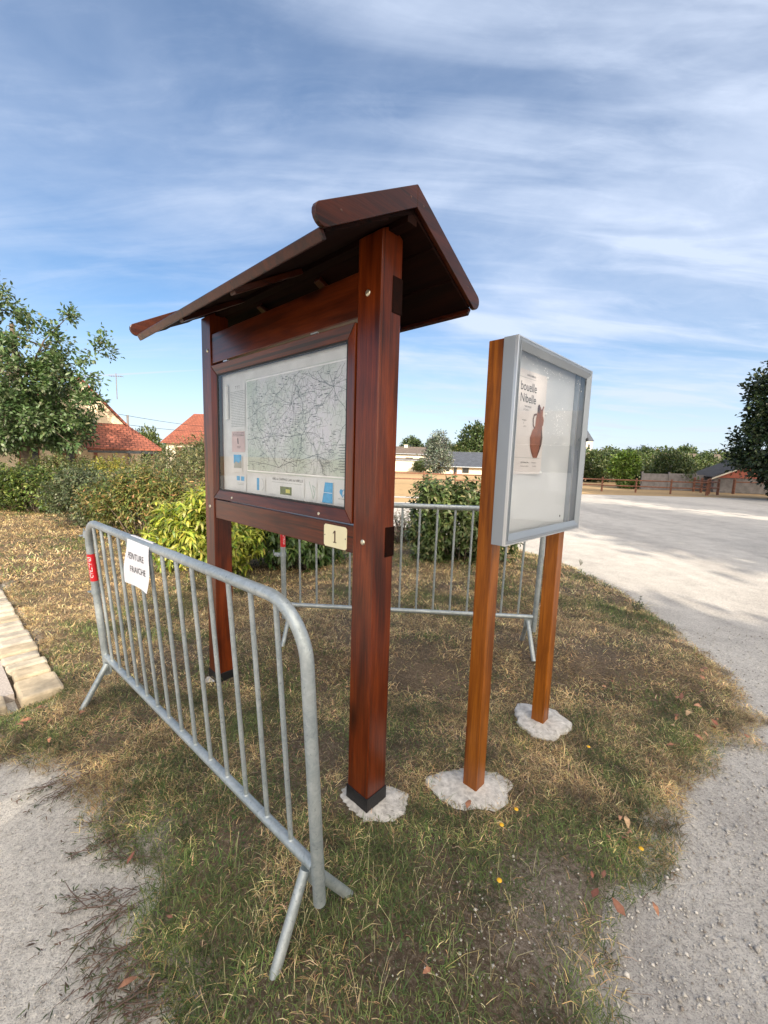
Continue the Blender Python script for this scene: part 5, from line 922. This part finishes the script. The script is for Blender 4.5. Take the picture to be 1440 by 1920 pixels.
# ------------------------------------------------------------------ distant trees, each its own
def proto(lobes, nclump, per, sig, L, W, cols, wts, r0, tt): return tree('x', 'tree', (0, 0, 0), lobes, nclump, per, sig, L, W, cols, wts, r0, tt, name='distant_tree', nl=8)
FG = [(.045, .075, .025), (.075, .115, .038), (.12, .155, .06)]
specs = {
 'round': proto([(0, 0, 3.6, 2.6, 2.4, 2.3), (-1.1, 0, 2.8, 1.9, 1.6, 1.5), (1.2, 0, 3.0, 1.7, 1.6, 1.5), (.2, 0, 5.1, 1.5, 1.4, 1.2)], 240, 26, .28, .34, .22, FG, [4, 4, 2], .22, (0, 0, 5)),
 'wide': proto([(0, 0, 2.4, 3.4, 2.4, 1.7), (-2, 0, 2.0, 1.9, 1.6, 1.4), (2.2, 0, 2.3, 1.8, 1.6, 1.5), (.7, 0, 3.6, 1.6, 1.4, 1.0)], 240, 26, .28, .34, .2, [(.06, .095, .03), (.10, .135, .04), (.16, .18, .07)], [4, 4, 2], .2, (0, 0, 3.6)),
 'conifer': proto([(0, 0, 1.6, 1.5, 1.5, 1.2), (0, 0, 3.0, 1.15, 1.15, 1.2), (0, 0, 4.4, .75, .75, 1.1), (0, 0, 5.6, .4, .4, .8)], 170, 26, .22, .3, .12, [(.022, .04, .024), (.035, .06, .035)], [3, 2], .16, (0, 0, 6)),
 'grey': proto([(0, 0, 1.9, 2.0, 1.8, 1.7), (.1, 0, 3.4, 1.4, 1.3, 1.3), (0, 0, 4.6, .7, .7, .8)], 190, 26, .24, .28, .13, [(.16, .19, .155), (.23, .26, .22), (.11, .14, .10)], [3, 2, 2], .2, (0, 0, 4.6))}
used = set()
DT = [('round', 5.2, 84, 1.0, 1.0, 'round green tree above the brown roof of the pale house'), ('grey', 6.4, 50, 1.0, .98, 'silvery grey green conifer like tree between the pale house and the slate roof'), ('round', 9.4, 82, .8, .95, 'dark rounded tree right behind the silvery tree'), ('round', 12.6, 82, .75, .8, 'low green tree above the left end of the slate roof'),
 ('round', 17.2, 80, 1.35, 1.42, 'tallest round tree of the group above the slate roof'), ('wide', 14.4, 78, .9, 1.1, 'bushy tree between the slate roof and the tallest round tree'), ('wide', 2.8, 64, .5, .35, 'low clipped shrub row before the pale annex'), ('wide', 5.0, 58, .35, .40, 'bright low shrub at the corner of the pale annex'),
 ('round', 22.5, 78, 1.3, .95, 'big tree hidden mostly by the display case'), ('round', 27.6, 57, .9, .62, 'full green tree just right of the display case'), ('round', 31.2, 56, .85, .60, 'leafy mid green tree second from the display case'), ('wide', 30.4, 50, .9, .74, 'broad green shrubby tree below the church tower'), ('wide', 25.6, 44, .7, .62, 'green hedge tree low beside the display case'),
 ('round', 35.4, 60, .85, .66, 'green tree left of the conifer'), ('conifer', 50.0, 80, 1.05, 1.0, 'dark pointed conifer topping the far tree line'), ('round', 38.6, 62, .9, .70, 'dark tree under the pointed conifer'), ('wide', 55.5, 82, 1.4, 1.25, 'wide dark tree right of the conifer'), ('round', 61.0, 84, 1.1, .98, 'pale topped round tree in the far tree line'), ('wide', 67.0, 84, 1.4, 1.2, 'long dark crown in the far tree line'), ('wide', 45.6, 84, 1.4, 1.2, 'far dark tree behind the conifer'),
 ('round', 69.5, 80, .8, .75, 'lower far tree near the dark poplar'), ('wide', 74.5, 84, 1.3, 1.05, 'far tree directly left of the dark poplar'), ('wide', 36.0, 50, .85, .72, 'mid distance yellow green tree before the pale houses'), ('round', 42.6, 55, .62, .60, 'small tree hiding the yellow house foot'), ('wide', 40.0, 47, .75, .62, 'broad shrub tree behind the garden hut, left side'), ('wide', 45.8, 50, .75, .68, 'broad shrub tree behind the garden hut, right side'),
 ('conifer', 71.5, 78, .8, .72, 'small dark conifer near the dark poplar'), ('wide', 21.3, 30.6, .42, .62, 'spreading yellowish tree behind the rail fence near the hut'), ('wide', 31.8, 38.0, .62, .62, 'leafy tree just behind the hut roof'), ('wide', 33.6, 40, .6, .55, 'tree between the hut and the dark poplar'), ('wide', 24.0, 36, .5, .62, 'mid green shrub tree left of the spreading one'), ('wide', 28.4, 40, .6, .68, 'olive shrub tree above the grey fence panels'),
 ('conifer', -16.4, 27, .45, .50, 'young conifer between the two red roofs'), ('wide', -14.9, 25.5, .34, .66, 'soft green tree in the gap between the two red roofs'), ('wide', -12.6, 28, .4, .50, 'green shrub tree before the hipped red roof'), ('wide', -25, 32, 1.1, 1.1, 'tree behind the cream house on its left'), ('wide', 60.5, 66, 1.0, .72, 'low wide tree right of the yellow house'), ('wide', 52.5, 64, .9, .70, 'low green tree beside the yellow house'), ('wide', 20.5, 40, .6, .66, 'green tree low behind the display case')]
for i, (kd, x, y, sx, sz, lb) in enumerate(DT):
    p = specs[kd]; o = p if kd not in used else copy_tree(p); used.add(kd); o.location = (x, y, -.05); o.scale = (sx, sx, sz); o.rotation_euler = (0, 0, (i*1.7) % 6.28); tag(o, lb, 'tree', 'trees in the distance')
tree('bright light green young tree standing behind the rail fence', 'tree', (17.8, 30.6, 0), [(0, 0, 1.7, .95, .8, .85), (-.3, 0, 1.15, .85, .7, .5), (.3, 0, 2.2, .5, .45, .45)], 200, 30, .12, .16, .09, [(.14, .22, .04), (.22, .32, .06), (.09, .15, .03)], [3, 3, 2], .06, (0, 0, 2.1), name='young_tree', nl=8)
bush('small green clump at the foot of the young tree', (17.9, 30.0, 0), [(0, 0, .3, .9, .5, .32)], 150, 12, .16, .08, [(.10, .17, .03), (.16, .22, .05)], [2, 1], .2, name='shrub')
hd = bush('dark clipped hedge line under the trees right of the display case', (24.5, 42, 0), [(-6+2*i, 0, .8, 1.6, .7, .85) for i in range(9)], 1500, 13, .32, .2, [(.02, .035, .012), (.035, .055, .018)], [2, 1], .1, name='hedge', cat='hedge', shoot=.5)
# far wood closing the horizon
k = 26000; X = rng.uniform(-230, 260, k); H = 7.0+2.2*np.sin(X*.05)+1.4*np.sin(X*.17+1)+1.0*np.sin(X*.41); Y = rng.uniform(150, 165, k); Z = rng.uniform(0, 1, k)**.8*H*np.where(X < 25, .62, .92)*rng.uniform(.85, 1.08, k)
far = leaves_obj('far_wood', np.column_stack([X, Y, Z]), rand_dir(k), rand_dir(k)+[0, -1, 1], rng.uniform(1.0, 2.2, k), rng.uniform(.8, 1.6, k), pick_cols(k, [(.045, .07, .035), (.075, .10, .05), (.11, .13, .07)], [3, 3, 1]), MAT['leaf']); tag(far, 'hazy far wood along the horizon', 'wood', kind='stuff')
# ------------------------------------------------------------------ white camper van across the lot, mirrored in the case glass
van = empty('camper_van', (10.2, 5.2, 0), math.radians(200), 'white camper van parked on the lot beyond the right edge, mirrored in the display case', 'van')
MB().prism([(-3.0, -1.05, .35), (1.3, -1.05, .35), (1.3, -1.05, 1.9), (1.9, -1.05, 2.15), (1.7, -1.05, 2.75), (-3.0, -1.05, 2.8)], (0, 2.1, 0)).build('body', MAT['van_white'], van, bevel=.06)
MB().prism([(1.25, -.98, .35), (3.1, -.98, .35), (3.15, -.98, 1.0), (2.2, -.98, 1.3), (1.5, -.98, 2.0), (1.25, -.98, 2.0)], (0, 1.96, 0)).build('cab', MAT['van_white'], van, bevel=.05)
MB().prism([(2.15, -.85, 1.33), (2.15, .85, 1.33), (1.58, .85, 1.93), (1.58, -.85, 1.93)], (.03, 0, .03)).build('windscreen', MAT['dark_glass'], van)
for y in (-1.0, .985): MB().prism([(1.4, y, 1.25), (2.05, y, 1.25), (1.55, y, 1.85), (1.4, y, 1.85)], (0, .015, 0)).build('side_window', MAT['dark_glass'], van)
for y in (-1.07, 1.055):
    for x in (-2.3, -.4): MB().box(x, x+.9, y, y+.015, 1.5, 2.0).build('side_window', MAT['dark_glass'], van)
for x in (-2.0, 2.35):
    for y in (-1.0, .8): wv = MB().tube([(x, y, .34), (x, y+.2, .34)], .34, 24).build('wheel', MAT['tar'], van, True); MB().tube([(x, y-.01, .34), (x, y+.21, .34)], .19, 18).build('rim', MAT['alu_edge'], wv, True)
for y in (-.8, .55): MB().box(3.05, 3.16, y, y+.28, .72, .92).build('headlight', MAT['alu_edge'], van, bevel=.02)
